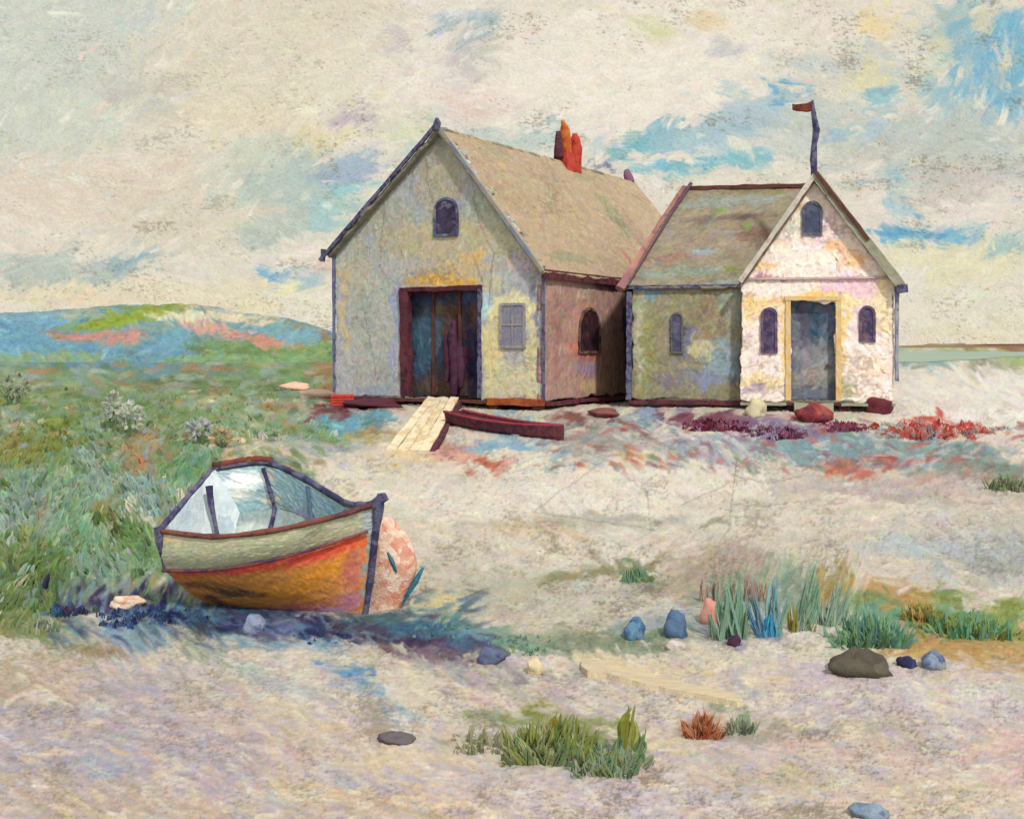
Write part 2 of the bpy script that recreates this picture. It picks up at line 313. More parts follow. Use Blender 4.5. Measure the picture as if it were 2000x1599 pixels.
# ------------------------------------------------------------------ the ground
GZ = [
 # far strip, right
 (1880,695,200,22,0,'a9b892'),(1790,697,60,14,0,'7fa9b0'),(1960,692,90,13,0,'a9b97c'),(1950,677,90,5,0,'94725a'),(1870,716,150,6,0,'8f957e'),(1900,775,230,60,0,'f0e9de'),(1790,772,60,36,0,'efe6d9'),
 # left fields
 (200,740,520,60,0,'7d9463'),(60,692,160,26,0,'6c97a6'),(260,712,170,16,0,'6794ae'),(90,715,130,12,0,'6a93a2'),(420,722,60,8,0,'6a90a0'),(450,692,110,18,0,'728d66'),(570,724,120,40,0,'7d9a60'),(640,720,22,46,0,'97734f'),
 (190,722,150,12,0,'6a96ac'),(290,728,60,8,0,'6f9ab0'),(60,722,60,8,0,'86964e'),(120,738,60,8,0,'8a7a5c'),(400,718,40,8,0,'a2784e'),(330,742,100,8,0,'5d6a42'),(180,730,130,10,0,'6e8f8a'),(370,757,64,10,3,'9b9179'),(430,776,120,10,3,'c4c29a'),(300,768,70,10,3,'c4c8a4'),(400,784,100,9,5,'c9c6a0'),(30,760,30,14,0,'b4bca4'),(520,790,120,8,0,'a9875c'),(420,800,60,8,5,'a59a90'),
 (90,770,130,50,0,'7e9049'),(50,745,44,22,0,'a8b094'),(170,760,60,40,0,'86a17a'),(240,860,260,110,0,'7a9264'),(500,815,160,22,3,'7f9a68'),(600,845,130,22,5,'7d9c76'),(560,812,110,8,0,'b2b596'),
 (100,960,200,130,0,'83a085'),(180,935,64,40,50,'8fa79e'),(45,1010,50,90,70,'8fa498'),(300,975,90,26,30,'8ea89e'),(30,880,60,40,0,'8a8c4c'),(280,885,50,40,-10,'a88d66'),(270,905,24,10,30,'c08664'),(400,915,70,60,0,'6f9c7a'),
 (330,1080,140,60,0,'6e8e5c'),(60,1110,140,60,0,'6b8650'),(150,1060,100,46,70,'80a281'),(220,1110,80,30,0,'86a086'),(40,1180,80,60,0,'667f4a'),(120,860,50,40,60,'7d8b44'),(200,1010,50,24,0,'8d8a58'),(430,960,60,70,40,'7c9068'),
 (690,822,74,26,0,'6ba3b8'),(640,806,40,10,-5,'7a4b50'),(700,790,80,10,0,'5a3038'),(655,770,20,12,0,'c04a3c'),(730,850,50,12,0,'b0a06c'),(600,868,120,10,8,'a9aea0'),
 # sand between boat and houses
 (540,905,150,26,14,'dcc8a6'),(640,930,120,22,14,'d8c4a4'),(900,955,380,84,3,'e9dfce'),(1250,965,300,76,0,'eee5d6'),(760,900,110,20,5,'dcd2bf'),(700,1000,140,20,14,'dcd4c0'),(650,880,60,8,4,'9fb0b8'),
 (820,890,90,10,0,'e0c998'),(1010,828,130,11,3,'7db0c9'),(1010,873,110,10,5,'8ab4c8'),(905,885,50,18,10,'e0a99a'),(945,905,34,9,10,'cb6650'),(1110,835,70,20,0,'a59d97'),(1170,860,110,30,0,'a9a29b'),(1215,820,16,22,0,'7d4c52'),(1130,815,40,14,0,'8a5a56'),
 (1290,812,90,14,4,'8fa2b9'),(1260,885,44,22,0,'e0c78f'),(1350,875,110,22,8,'bbb6bd'),(1400,826,130,14,5,'784858'),(1540,838,130,18,4,'8b7492'),(1500,872,120,20,6,'a3b0bb'),(1590,805,40,10,0,'a03c3c'),(1640,878,130,26,0,'84a4ae'),
 (1820,880,160,24,4,'89a49f'),(1660,912,54,16,15,'cf7c63'),(1900,910,140,22,0,'929b94'),(1780,905,90,8,0,'b0605c'),(1965,935,50,18,0,'7d8a68'),(1900,935,120,12,0,'c07866',.6),(1820,825,90,7,3,'cd5242'),(1950,850,70,20,0,'d8cfc2'),(1800,955,260,24,0,'c6b8b2'),
 (1740,1030,320,60,0,'cdc6bb'),(1960,1085,100,46,0,'adb2b0'),(1820,1070,140,24,0,'c0c6c6'),(1830,1115,60,20,70,'b4c0c4',.6),(1550,1040,160,26,0,'dad0be'),(1500,985,200,16,0,'dcd3c1'),
 (1050,1050,110,30,0,'d8c6a8'),(1010,1075,50,18,0,'cfc389'),(1180,1020,200,14,2,'c0bdac'),(1290,1015,24,6,0,'9c9a7e'),(1400,1020,30,6,0,'9c9a7e'),(1100,1080,260,28,0,'e0d7c6'),(1600,1000,240,26,0,'e0d6c6'),
 (870,1060,120,40,0,'d9d0bc'),(900,1150,160,60,0,'c9c3b0'),(1080,1170,180,50,0,'c2bdaa'),(1180,1115,130,14,-8,'94906f'),(1240,1112,18,18,0,'6f9377'),(1290,1140,110,24,-18,'a4a694'),(1200,1180,160,30,0,'cfc9b8'),
 (870,1190,60,30,0,'dccf9c'),
 # weeds and turf on the right
 (1390,1130,90,60,0,'b3a391'),(1500,1160,130,70,0,'94a893'),(1450,1090,60,30,0,'b5a595'),(1320,1215,110,24,0,'a6aeb2'),(1250,1240,120,16,0,'7d927a'),(1620,1150,40,40,0,'b39b62'),(1740,1165,120,26,0,'ba9c60'),
 (1900,1255,220,56,0,'bd9b60'),(1700,1210,110,40,5,'6f9d7d'),(1880,1212,130,26,-4,'6d9a72'),(1965,1188,60,18,-5,'8c9c52'),(1785,1232,40,24,0,'c19b78'),(1850,1165,40,20,0,'7d9250'),(1990,1290,80,30,0,'c4a676'),(1700,1165,60,10,0,'8a9a60'),
 (1610,1250,120,46,-8,'ddd6c4'),(1520,1230,70,34,0,'e0d9c8'),(1470,1245,80,14,0,'a5a3b4'),
 # boat's shade painted dark blue into the sand, with blue green weed round it
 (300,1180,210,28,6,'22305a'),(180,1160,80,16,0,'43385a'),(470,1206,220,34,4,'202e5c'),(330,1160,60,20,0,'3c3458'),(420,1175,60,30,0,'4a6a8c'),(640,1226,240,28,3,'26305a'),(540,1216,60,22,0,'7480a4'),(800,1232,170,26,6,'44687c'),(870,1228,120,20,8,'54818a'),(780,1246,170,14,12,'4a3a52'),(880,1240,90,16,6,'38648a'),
 (890,1290,150,12,10,'74626e'),(1010,1250,130,22,6,'7d9a86'),(960,1262,60,10,10,'4f5a80'),(1180,1262,140,16,2,'8a957a'),(1100,1240,120,14,0,'98a083'),(980,1320,210,24,4,'a7a2a2'),(720,1345,100,20,38,'8fb3c6'),(680,1310,60,20,30,'6f9cc0'),(740,1300,110,10,12,'cfc6b6'),(830,1330,120,14,14,'d8cdb8'),
 (560,1262,110,12,2,'a3b3bd'),(240,1240,50,44,60,'92a6b6'),(300,1225,40,30,60,'8fa4b4'),(130,1250,60,40,0,'a0a68c'),(210,1270,60,14,0,'a98f70'),(420,1280,100,24,20,'9ba596'),(60,1230,70,30,0,'8c9464'),(530,1330,110,16,20,'b9c4bc'),
 # near beach
 (200,1420,380,130,0,'b8aeb2'),(60,1330,140,50,0,'bfae98'),(500,1400,160,50,20,'c3b6a6'),(620,1450,280,50,14,'d2c0ab'),(860,1495,200,30,6,'dac9aa'),(330,1500,300,60,0,'b6abb0'),(120,1560,200,60,0,'c2b2a6'),(210,1495,60,24,0,'a8b0c0'),
 (560,1500,120,20,14,'c8b7b0'),(780,1560,260,40,4,'dac2a2'),(700,1530,130,12,10,'b9b4c0'),(1100,1540,320,50,3,'ccbfbb'),(500,1590,300,30,0,'c9b6a4'),(1500,1500,420,110,0,'d3c3ba'),(1820,1390,320,60,0,'cfc5c6'),(1860,1350,130,22,5,'ddd7ca'),
 (1600,1330,280,26,0,'d0c1c0'),(1180,1350,140,20,4,'cfc3bc'),(1400,1330,140,14,6,'e2d2b2'),(1250,1302,130,16,8,'e4d2ac'),(1740,1560,260,50,0,'d9c8b2'),(1950,1470,90,60,0,'d8bcb4'),(1600,1450,100,16,0,'dcbdb2',.7),(1960,1560,70,30,0,'dccdb2'),
 (1050,1400,130,24,0,'9aa07a'),(1140,1430,130,40,8,'8c9563'),(1180,1470,90,26,0,'7f9070'),(1060,1410,60,20,60,'858c48'),(950,1444,110,12,-8,'8f9070'),(1310,1452,60,18,0,'ded3b0'),(1370,1408,50,14,-25,'b5724a'),(1440,1395,50,12,40,'93a184'),(1500,1425,110,26,0,'b2a898'),
 (1700,1430,120,30,0,'bdb098',.7),(1500,1520,120,40,0,'c4b89e',.7),(1250,1560,200,30,0,'cfc2c6'),(-300,1000,260,300,0,'7a9264'),(-300,1450,260,150,0,'bdb2ae'),(2350,1000,300,200,0,'cdc6bb'),(2350,1400,300,150,0,'cfc5c0'),(-700,900,300,300,0,'7d9468'),(2750,1250,200,60,0,'bd9b60')]
GG = .685
GC = Canvas(-900, 672, 2900, 1800, 2.0, 1.0, 5)
_seen = np.linspace(0, 1, 9)
def ground():
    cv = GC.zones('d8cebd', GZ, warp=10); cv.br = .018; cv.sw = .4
    def an(x, y):
        if x < 460 and 850 < y < 1180: return (-75 if (x // 90) % 2 else -50)
        if x < 660 and y < 850: return 2
        if 1380 < x < 1700 and 1070 < y < 1240: return -72
        return 4 + 14 * math.sin(x * .006 + y * .02) + (16 if x < 1000 and y > 1230 else 0)
    cv.strokes(5000, 80, 22, an, .024, .74, hue=.016); cv.strokes(15500, 40, 11, an, .026, .78, hue=.016); cv.strokes(9000, 18, 6, an, .034, .8, hue=.02)
    cv.strokes(1300, 34, 12, an, .03, .6, box=(-300, 700, 640, 1180), src=['93ab9c', '6c8c50', '7d9a7a', '5e7a48', 'a7b296', '8aa2a8', 'a88a60'])
    cv.strokes(380, 30, 9, an, .03, .5, box=(1050, 825, 2100, 920), src=['9fb4ba', 'd9d0c6', 'c26a58', '7aa0ae', '8c6a78', '6f8a78', 'e4dccf'])
    cv.strokes(300, 44, 9, an, .03, .45, box=(60, 1160, 960, 1260), src=['3a4a74', '5f8a9c', '564560', '6fa0b8', '7f98a0', '4d6a66'])  # strokes that vary the painted boat shade
    cv.strokes(1300, 46, 13, an, .02, .5, box=(0, 1290, 2000, 1650), src=['ded2c6', 'c0b6c0', 'dcc8a6', 'cdb6ae', 'b9b4bd', 'e4dcc8'])
    yy = np.arange(cv.H)[:, None] * 2.0 + cv.y0; xx = np.arange(cv.W)[None, :] * 2.0 + cv.x0
    d1 = np.exp(-(((xx - 1080) / 330) ** 2 + ((yy - 1160) / 70) ** 2)) + np.exp(-(((xx - 1500) / 460) ** 2 + ((yy - 1480) / 110) ** 2)) + .35
    cv.flecks(1.05, '6a604c', .66, 1.6, 1.0, dens=np.clip(d1 + .4 - .5 * (yy < 800) * (xx > 1700), 0, 1), mott=.8)
    for pts in ([(1440,895),(1432,960),(1425,1030),(1405,1060)],[(1043,1000),(1180,900)],[(1043,1000),(1150,1018),(1280,1035)],[(1215,925),(1265,965),(1272,1040)],[(1330,990),(1420,945)],[(1432,930),(1500,942),(1560,935)],[(1433,985),(1500,990),(1600,975)]):
        cv.crack(pts, '8a8272', .55)
    cols = np.concatenate([np.linspace(-900, 2900, 1730)]); rows = np.concatenate([np.arange(676.4, 760, 1.4), np.arange(760, 905, 1.7), np.arange(905, 1800, 2.4)])
    Yr = np.interp(-rows, -_pyr, _Y)
    U = (cols - 1000) / F; X = U[None, :] * Yr[:, None]; Yv = np.repeat(Yr[:, None], len(cols), 1)
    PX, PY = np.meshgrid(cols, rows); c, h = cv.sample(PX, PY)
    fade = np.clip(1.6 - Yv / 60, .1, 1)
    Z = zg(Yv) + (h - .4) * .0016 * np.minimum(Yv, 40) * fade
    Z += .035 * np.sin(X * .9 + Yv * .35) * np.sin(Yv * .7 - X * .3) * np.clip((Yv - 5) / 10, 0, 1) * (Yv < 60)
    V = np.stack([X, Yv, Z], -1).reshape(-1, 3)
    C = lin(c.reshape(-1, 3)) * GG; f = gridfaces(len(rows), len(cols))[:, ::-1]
    # plain surroundings beyond the seen fan, a little lower
    gx = np.array([-4500, -800, -200, -60, -20, 0, 20, 60, 200, 800, 4500.]); gy = np.array([-600, -100, -20, 0, 5, 10, 20, 36, 42, 100, 400, 1500, 5000.])
    X2, Y2 = np.meshgrid(gx, gy); Z2 = zg(Y2) - .35 - .004 * np.abs(Y2) * (np.abs(Y2) > 300) ; V2 = np.stack([X2, Y2, Z2], -1).reshape(-1, 3)
    f2 = gridfaces(len(gy), len(gx)) + len(V); C2 = np.tile(lin(hexc('c4baa6')) * .7, (len(V2), 1))
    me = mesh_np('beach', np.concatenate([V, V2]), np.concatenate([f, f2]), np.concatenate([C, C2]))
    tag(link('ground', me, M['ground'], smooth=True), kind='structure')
ground()

HIZ = [(60,650,140,40,0,'7ba3b4'),(420,604,120,7,8,'c4bda8'),(540,695,190,24,0,'7d9a64'),(440,672,60,8,5,'6f8f66'),(350,700,60,16,0,'7f9b62'),(60,650,140,40,0,'6c9bb2'),(80,615,150,10,-3,'7fa6b4'),(250,622,110,15,-8,'8fa33a'),(330,600,90,7,0,'8a963e'),(160,612,50,10,-5,'9dab9a'),(370,619,80,9,3,'d8d6b2'),(470,626,90,9,8,'d2c6aa'),(200,657,96,12,0,'c08c7e'),(110,650,26,10,0,'a9866a'),
 (420,645,90,12,10,'cc9f8e'),(520,668,80,11,8,'c48c78'),(570,648,62,14,3,'77a5b2'),(340,662,36,24,0,'6f9fb0'),(300,645,40,8,0,'7c9a94'),(480,684,70,10,5,'6f8d58'),(640,660,20,24,0,'9a7a52'),(380,683,50,7,0,'5e7040'),(560,630,70,5,3,'96906e'),
 (240,690,160,14,0,'6c98ae'),(100,700,140,8,0,'88a074'),(640,690,60,20,0,'7c9760'),(410,600,60,4,8,'b0a295')]
def hills():
    cv = Canvas(-500, 580, 800, 730, 2.0, 1.0, 33).zones('7399a0', HIZ, warp=6)
    cv.strokes(1500, 50, 9, 2, .02, .75); cv.strokes(3500, 22, 5, 3, .03, .85); cv.flecks(1.5, '5d5a48', .5)
    px = np.arange(-500, 800, 2.2)
    crest = np.interp(px, [-500,-200,0,80,150,250,350,410,470,560,620,655,720,800], [655,625,612,609,603,596,593,598,611,621,638,650,676,712])
    crest = crest + np.interp(px, np.arange(-500, 800, 16), RNG.normal(0, 1.0, 82))
    ts = np.linspace(0, 1, 60); V = []; C = []
    for t in list(ts) + [1.12, 1.35]:
        Yt = 150 + 110 * min(t, 1.0) + (t - 1) * 300 * (t > 1)
        zb = 726 + (crest - 726) * (math.sin(min(t, 1) * math.pi / 2) ** 1.15)
        z = CH + (HZ - zb) / F * Yt
        if t > 1: z = CH + (HZ - crest) / F * 260 - (t - 1) * 22
        cc, h = cv.sample(px, zb); V.append(np.stack([(px - 1000) / F * Yt, np.full_like(px, Yt), z + (h - .4) * .25], -1)); C.append(lin(cc) * .8)
    V = np.concatenate(V); C = np.concatenate(C)
    tag(link('hills', mesh_np('hills', V, gridfaces(62, len(px)), C), M['hills'], smooth=True), kind='structure')
hills()
def water():                               # lagoon on the far right and the low shore behind it
    m = dab('lagoon_water', ['6f9fae', '9ab8a4', 'b0bf8e', '8fb4ac'], .05, (.25, 1, 1), rough=.35, k=.7, bump=.2)
    V = [(((a - 1000) / F) * y, y, float(zg(y)) + .05) for a, y in ((1700, 168), (1800, 160), (1840, 175), (1900, 190), (1960, 240), (2080, 300), (2300, 420), (1900, 460), (1650, 460))]
    me = bpy.data.meshes.new('water'); me.from_pydata(V, [], [tuple(range(len(V)))]); tag(link('water', me, m), kind='structure')
    mb = MB(); p = [(1740, 1.2), (1800, 2.0), (1860, 2.6), (1880, 5.5), (1895, 3.2), (1930, 4.2), (1990, 4.6), (2080, 3.8), (2200, 4.8), (2400, 2)]
    f = [((a - 1000) / F * 1500, 1500, CH - 2.6) for a, h in p]; b = [((a - 1000) / F * 1500, 1500, CH - 2.5 + h) for a, h in p]
    mb.hexa(f + [(x, 1620, z) for x, y, z in f[::-1]], b + [(x, 1620, z) for x, y, z in b[::-1]])
    tag(mb.build('far_shore', dab('far_shore_scrub', ['8a6a4c', 'a07a5c', '9a8a6a', 'b07a50'], .01)), kind='structure')
water()

# ------------------------------------------------------------------ walls and roofs painted in their own plane
class Plane:
    def __init__(s, O, U, V):
        s.O = Vector(O); s.U = Vector(U).normalized(); s.V = Vector(V).normalized(); s.N = s.U.cross(s.V).normalized()
        if s.N.y > 0: s.N = -s.N              # towards the viewer's side
    def ab(s, px, py):
        C = Vector((0, 0, CH)); d = P(px, py, 1.0) - C; t = (s.O - C).dot(s.N) / d.dot(s.N); q = C + d * t - s.O
        # U and V are perpendicular in every use
        return q.dot(s.U), q.dot(s.V)
    def pt(s, a, b, n=0): return s.O + s.U * a + s.V * b + s.N * n
def canvas_for(pl, a0, b0, a1, b1, base, zs, ang=0, seed=3, cell=.037, k=.018, n=1.0, warp=5, flk=1.9, L=34, Wd=11, jit=.025):
    zz = []
    for z in zs:
        a, b = pl.ab(z[0], z[1]); zz.append((a, b, z[2], z[3], -z[4], z[5]) + tuple(z[6:]))
    cv = Canvas(a0, b0, a1, b1, cell, k, seed).zones(base, zz, warp=warp)
    A = cv.W * cv.H
    cv.strokes(int(A / 75 * n), L, Wd, ang, jit * .8, .7); cv.strokes(int(A / 28 * n), L * .5, Wd * .5, ang, jit, .8, hue=.02)
    cv.flecks(flk - .6, '6a6150', .5, 1.5, 1.2)
    return cv
def panel(name, parent, pl, outline, cv, mat, gain, thick=.16, holes=(), relief=.03, step=.04, proud=0):
    """outline(a)->(b0,b1) between a0..a1: a painted sheet with thickness; holes = rectangles a0,b0,a1,b1"""
    a0, a1, fn = outline
    As = np.unique(np.round(np.concatenate([np.linspace(a0, a1, max(3, int((a1 - a0) / step)))] + [np.array([h[0], h[2]]) for h in holes]), 4))
    nb = 0; bb = [fn(a) for a in As]; top = max(b[1] for b in bb); bot = min(b[0] for b in bb)
    zs = np.unique(np.round(np.concatenate([np.linspace(bot, top, max(3, int((top - bot) / step)))] + [np.array([h[1], h[3]]) for h in holes]), 4))
    A, B = np.meshgrid(As, zs); jx = fnoise(*A.shape, 7, 7) * .016 + fnoise(*A.shape, 2, 2) * .006; jy = fnoise(*A.shape, 7, 7) * .016 + fnoise(*A.shape, 2, 2) * .006; lo = np.array([b[0] for b in bb])[None, :]; hi = np.array([b[1] for b in bb])[None, :]
    Bc = np.clip(B, lo, hi)
    c, h = cv.sample(A, Bc); D = (h - .4) * relief + proud
    O = np.array(pl.O); U = np.array(pl.U); Vv = np.array(pl.V); N = np.array(pl.N)
    jx = jx * 1.7; jy = jy * 1.7
    V = O + (A + jx)[..., None] * U + (Bc + jy)[..., None] * Vv + D[..., None] * N
    keep = (Bc[1:, :-1] + Bc[1:, 1:] - Bc[:-1, :-1] - Bc[:-1, 1:]) > 1e-5
    Am = (A[1:, 1:] + A[:-1, :-1]) / 2; Bm = (B[1:, 1:] + B[:-1, :-1]) / 2
    for q in holes: keep &= ~((Am > q[0]) & (Am < q[2]) & (Bm > q[1]) & (Bm < q[3]))
    n = A.size; back = (V - (thick + D)[..., None] * N).reshape(-1, 3)
    f = gridfaces(*A.shape, keep=keep)
    # side walls along every free edge
    ed = {}
    e = np.concatenate([f[:, [0, 1]], f[:, [1, 2]], f[:, [2, 3]], f[:, [3, 0]]])
    es = np.sort(e, 1).astype(np.int64); key = es[:, 0] * n + es[:, 1]; uq, inv, cnt = np.unique(key, return_inverse=True, return_counts=True)
    fe = e[cnt[inv] == 1]
    side = np.stack([fe[:, 1], fe[:, 0], fe[:, 0] + n, fe[:, 1] + n], 1)
    Fq = np.concatenate([f, f[:, ::-1] + n, side]); VV = np.concatenate([V.reshape(-1, 3), back]); CC = lin(c.reshape(-1, 3)) * gain
    CC = np.concatenate([CC, CC])
    me = mesh_np(name, VV, Fq, CC)
    o = link(name, me, mat, parent)
    return o
def archpane(pl, a, b, w, h, n0, n1, arch=True, k=10):
    pts = [(a - w / 2, b), (a + w / 2, b)]
    if arch: pts += [(a + w / 2 * math.cos(t), b + h - w / 2 + w / 2 * math.sin(t)) for t in np.linspace(0, math.pi, k)]
    else: pts += [(a + w / 2, b + h), (a - w / 2, b + h)]
    return [pl.pt(x, y, n0) for x, y in pts], [pl.pt(x, y, n1) for x, y in pts]
def window(parent, pl, px, py0, py1, wpx, frame, pane, arch=True, label=None, bars=1, fw=.09):
    a, b = pl.ab(px, py1); _, bt = pl.ab(px, py0); a2, _ = pl.ab(px + wpx, py1); w = abs(a2 - a); h = bt - b
    B, T = archpane(pl, a, b, w, h, 0, .075, arch); Bi, Ti = archpane(pl, a, b + fw, w - 2 * fw, h - 2 * fw, 0, .075, arch)
    mb = MB(); bm = mb.bm; n = len(B)
    o_ = [bm.verts.new(p) for p in B]; t_ = [bm.verts.new(p) for p in T]; i_ = [bm.verts.new(p) for p in Ti]; j_ = [bm.verts.new(p) for p in Bi]
    for q in range(n):
        r = (q + 1) % n
        for x, y in ((o_, t_), (t_, i_), (i_, j_)): bm.faces.new((x[q], x[r], y[r], y[q]))
    wo_ = mb.build('window', frame, parent)
    if label: wo_['label'] = label
    Bp, Tp = archpane(pl, a, b + fw * .9, w - 1.8 * fw, h - 1.8 * fw, .02, .045, arch); MB().hexa(Bp, Tp).build('pane', pane, wo_)
    if bars:
        mb = MB(); mb.beam(pl.pt(a, b + fw, .062), pl.pt(a, b + h - fw, .062), .05, .03, up=pl.N)
        if h > 1.1: mb.beam(pl.pt(a - w / 2 + fw, b + h * .52, .058), pl.pt(a + w / 2 - fw, b + h * .52, .058), .05, .03, up=pl.N)
        mb.build('glazing_bar', frame, wo_)
    return wo_

GW = 1.06                                     # wall coat: albedo as a share of the hue picked
# ---- barn
ay = R(30); bu = Vector((math.cos(ay), -math.sin(ay), 0)); bv = Vector((math.sin(ay), math.cos(ay), 0)); UP = Vector((0, 0, 1))
YL = 46.0; WB = 8.83; TA = 4.80; LB = 16.2
Ob = Vector((-345 / F * YL, YL, CH - 1.85)); GB = CH - 2.3
hL, hR, hA = 3.55 + 1.85, 2.72 + 1.85, 7.72 + 1.85
barn = empty('barn', (Ob.x, Ob.y, CH - 2.15), 'tall grey barn with tan roof, dark doorway and orange chimney pots behind the cream ramp', 'barn')
plF = Plane(Ob, bu, UP)
def bprof(a): return (0, hL + (hA - hL) * a / TA if a < TA else hA + (hR - hA) * (a - TA) / (WB - TA))
dA0, _ = plF.ab(785, 700); dA1, dB0 = plF.ab(940, 772); _, dB1 = plF.ab(860, 563); dB0 = .02
BW = [(730,650,70,150,0,'a6aaa4'),(860,350,60,70,0,'a39f8e'),(760,440,60,60,0,'a3a296'),(930,420,40,90,50,'a4ada1'),(870,470,150,46,0,'b2a88d'),(700,520,30,60,0,'aeab9c'),(1000,480,50,34,0,'b4b098'),(860,550,92,13,0,'dba953'),(880,526,110,14,0,'bfab86'),(920,500,40,14,0,'c9ac76'),
      (672,600,9,110,0,'c9b488'),(960,690,26,90,0,'cfc190'),(1036,690,16,100,0,'cfc697'),(1000,600,50,26,0,'d6cfa4'),(1000,740,50,30,0,'c4bd9c'),(770,650,12,110,0,'969eb4'),(735,765,60,16,0,'9aa1ab'),(1028,512,24,18,0,'b8a9b0'),(1050,480,16,24,50,'8fa0b4'),(950,600,10,30,0,'a8c8d0'),(1054,600,6,80,0,'7f7b92'),(960,555,26,20,0,'b9b59c')]
cvb = canvas_for(plF, -.1, -.1, WB + .1, hA + .1, 'a5a8ac', BW, 90, 41, L=30, Wd=12)
for pts in ([(757,330),(748,440),(742,520),(770,568)],[(920,340),(935,430),(965,490),(955,600)],[(830,310),(842,380),(870,440)],[(925,500),(945,560)],[(712,600),(725,680),(735,735)]):
    cvb.crack([plF.ab(*p) for p in pts], '5e594c', .6)
wf = panel('front_wall', barn, plF, (0, WB, bprof), cvb, M['wall'], GW, .2, holes=[(dA0, -.01, dA1, dB1)], relief=.014)
plS = Plane(Ob + bu * WB, bv, UP)
BSZ = [(1150,556,60,18,0,'9b8c79'),(1140,630,50,40,0,'a0796d'),(1150,690,60,16,0,'9f605c'),(1120,680,40,12,0,'b06c5c'),(1150,722,60,14,0,'8b748a'),(1160,755,60,12,0,'a38d70'),(1086,650,14,100,0,'8f6c62'),(1222,640,9,110,0,'4f4765'),(1190,560,50,10,0,'5d4a66'),(1200,640,16,60,0,'8d6a60'),(1130,575,14,8,0,'b59a88')]
cvs = canvas_for(plS, -.1, -.1, LB + .1, hR + .1, '96786e', BSZ, 90, 43, cell=.045)
panel('side_wall', barn, plS, (0, LB, lambda a: (0, hR)), cvs, M['wall'], 1.25, .2, step=.06)
MB().hexa([Ob + bv * 1 * .2, Ob + bv * LB, Ob + bv * LB + bu * .2, Ob + bv * .2 + bu * .2], [p + UP * hL for p in (Ob + bv * .2, Ob + bv * LB, Ob + bv * LB + bu * .2, Ob + bv * .2 + bu * .2)]).build('side_wall', M['barge'], barn)
rb = [Ob + bv * (LB - .2) + bu * a + UP * b for a, b in ((.2, 0), (WB - .2, 0), (WB - .2, hR), (TA, hA - .1), (.2, hL))]
MB().hexa(rb, [p + bv * .19 for p in rb]).build('rear_wall', M['barge'], barn)
MB().hexa([Ob + bu * .2 + bv * .3, Ob + bu * (WB - .2) + bv * .3, Ob + bu * (WB - .2) + bv * (LB - .3), Ob + bu * .2 + bv * (LB - .3)], [p + UP * .01 for p in (Ob + bu * .2 + bv * .3, Ob + bu * (WB - .2) + bv * .3, Ob + bu * (WB - .2) + bv * (LB - .3), Ob + bu * .2 + bv * (LB - .3))]).build('floor', M['brown'], barn)
# roof slopes
ap = Ob + bu * TA + UP * hA; oh = .35
def slope(name, parent, eave0, ridge0, along, length, base, zs, seed, ang, gain, over=.3, thick=.14, kk=.02, hipa=0, hipb=0, rel=.016):
    """eave0/ridge0 front points; along unit direction of the ridge"""
    up = (ridge0 - eave0); up = up - along * up.dot(along); L = up.length; upn = up / L
    pl = Plane(eave0 - upn * over, along, upn)
    if pl.N.z < 0: pl.N = -pl.N
    T = L + over
    def fn(a):
        t = T
        if hipa > 0 and a < hipa: t = T * max(a / hipa, 0.002)
        if hipb > 0 and a > length - hipb: t = T * max((length - a) / hipb, .002)
        return (0, t)
    cv = canvas_for(pl, -.1, -.1, length + .1, T + .1, base, zs, ang, seed, cell=.045, k=kk)
    return panel(name, parent, pl, (0, length, fn), cv, M['wall'], gain, thick, relief=rel, step=.06), pl, cv
RZ = [(960,290,70,22,14,'b8a98b'),(930,266,28,9,14,'c79d64'),(1010,290,12,6,0,'cb9254'),(1080,400,110,60,0,'c2af8d'),(1200,420,44,60,0,'b1ac88'),(1000,380,60,60,0,'bda98a'),(1110,503,80,16,0,'a8a284'),(1240,450,26,70,20,'ba9c88'),(1222,500,18,22,0,'c98476'),(1150,350,90,24,10,'baa98a'),(1190,325,50,6,12,'8f8a80')]
eR = ap + (bu * (WB - TA) - UP * (hA - hR))
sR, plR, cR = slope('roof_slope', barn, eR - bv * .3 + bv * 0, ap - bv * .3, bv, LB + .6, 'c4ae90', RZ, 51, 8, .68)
eL = Ob + UP * hL
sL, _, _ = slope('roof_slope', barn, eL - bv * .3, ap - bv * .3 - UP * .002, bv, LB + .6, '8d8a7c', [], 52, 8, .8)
# rake boards and corner boards
mb = MB(); e1 = ap - bv * .34 + UP * .1; ll = (eL - ap).normalized(); mb.beam(e1, eL - bv * .34 + ll * .62 + UP * .04, .11, .16, j=.3); mb.build('rake_board', M['indigo'], barn)
mb = MB(); e2 = ap - bv * .33 + UP * .02; rr = (eR - ap).normalized(); mb.beam(e2, eR - bv * .33 + rr * .3, .08, .12); mb.build('rake_board', dab('faded_trim', ['8f9088', 'a3a091', '8894a0', '7d86a0'], 1.5), barn)
MB().beam(Ob - bu * .05 - bv * .03 + UP * .1, Ob - bu * .05 - bv * .03 + UP * hL, .08, .1, up=bv, j=.5).build('corner_board', dab('blue_trim', ['3f4274', '5f6690', '7f86a4', '585a80'], 1.2), barn)
MB().beam(Ob + bu * (WB + .05) - bv * .03, Ob + bu * (WB + .05) - bv * .03 + UP * (hR - .05), .08, .1, up=bv).build('corner_board', dab('violet_trim', ['5a5878', '7f7b90', '4c4466', '9a94a0'], 1.2), barn)
MB().beam(eR - bv * .2 + bu * .12 - UP * .3, eR + bv * (LB - .2) + bu * .12 - UP * .3, .1, .3, j=.1).build('eave_board', M['maroon'], barn)
MB().beam(eL - bu * .38 - bv * .3 - UP * .42, eL - bu * .30 - bv * .33 + UP * .05, .14, .14, up=bv).build('rake_end', M['indigo'], barn)
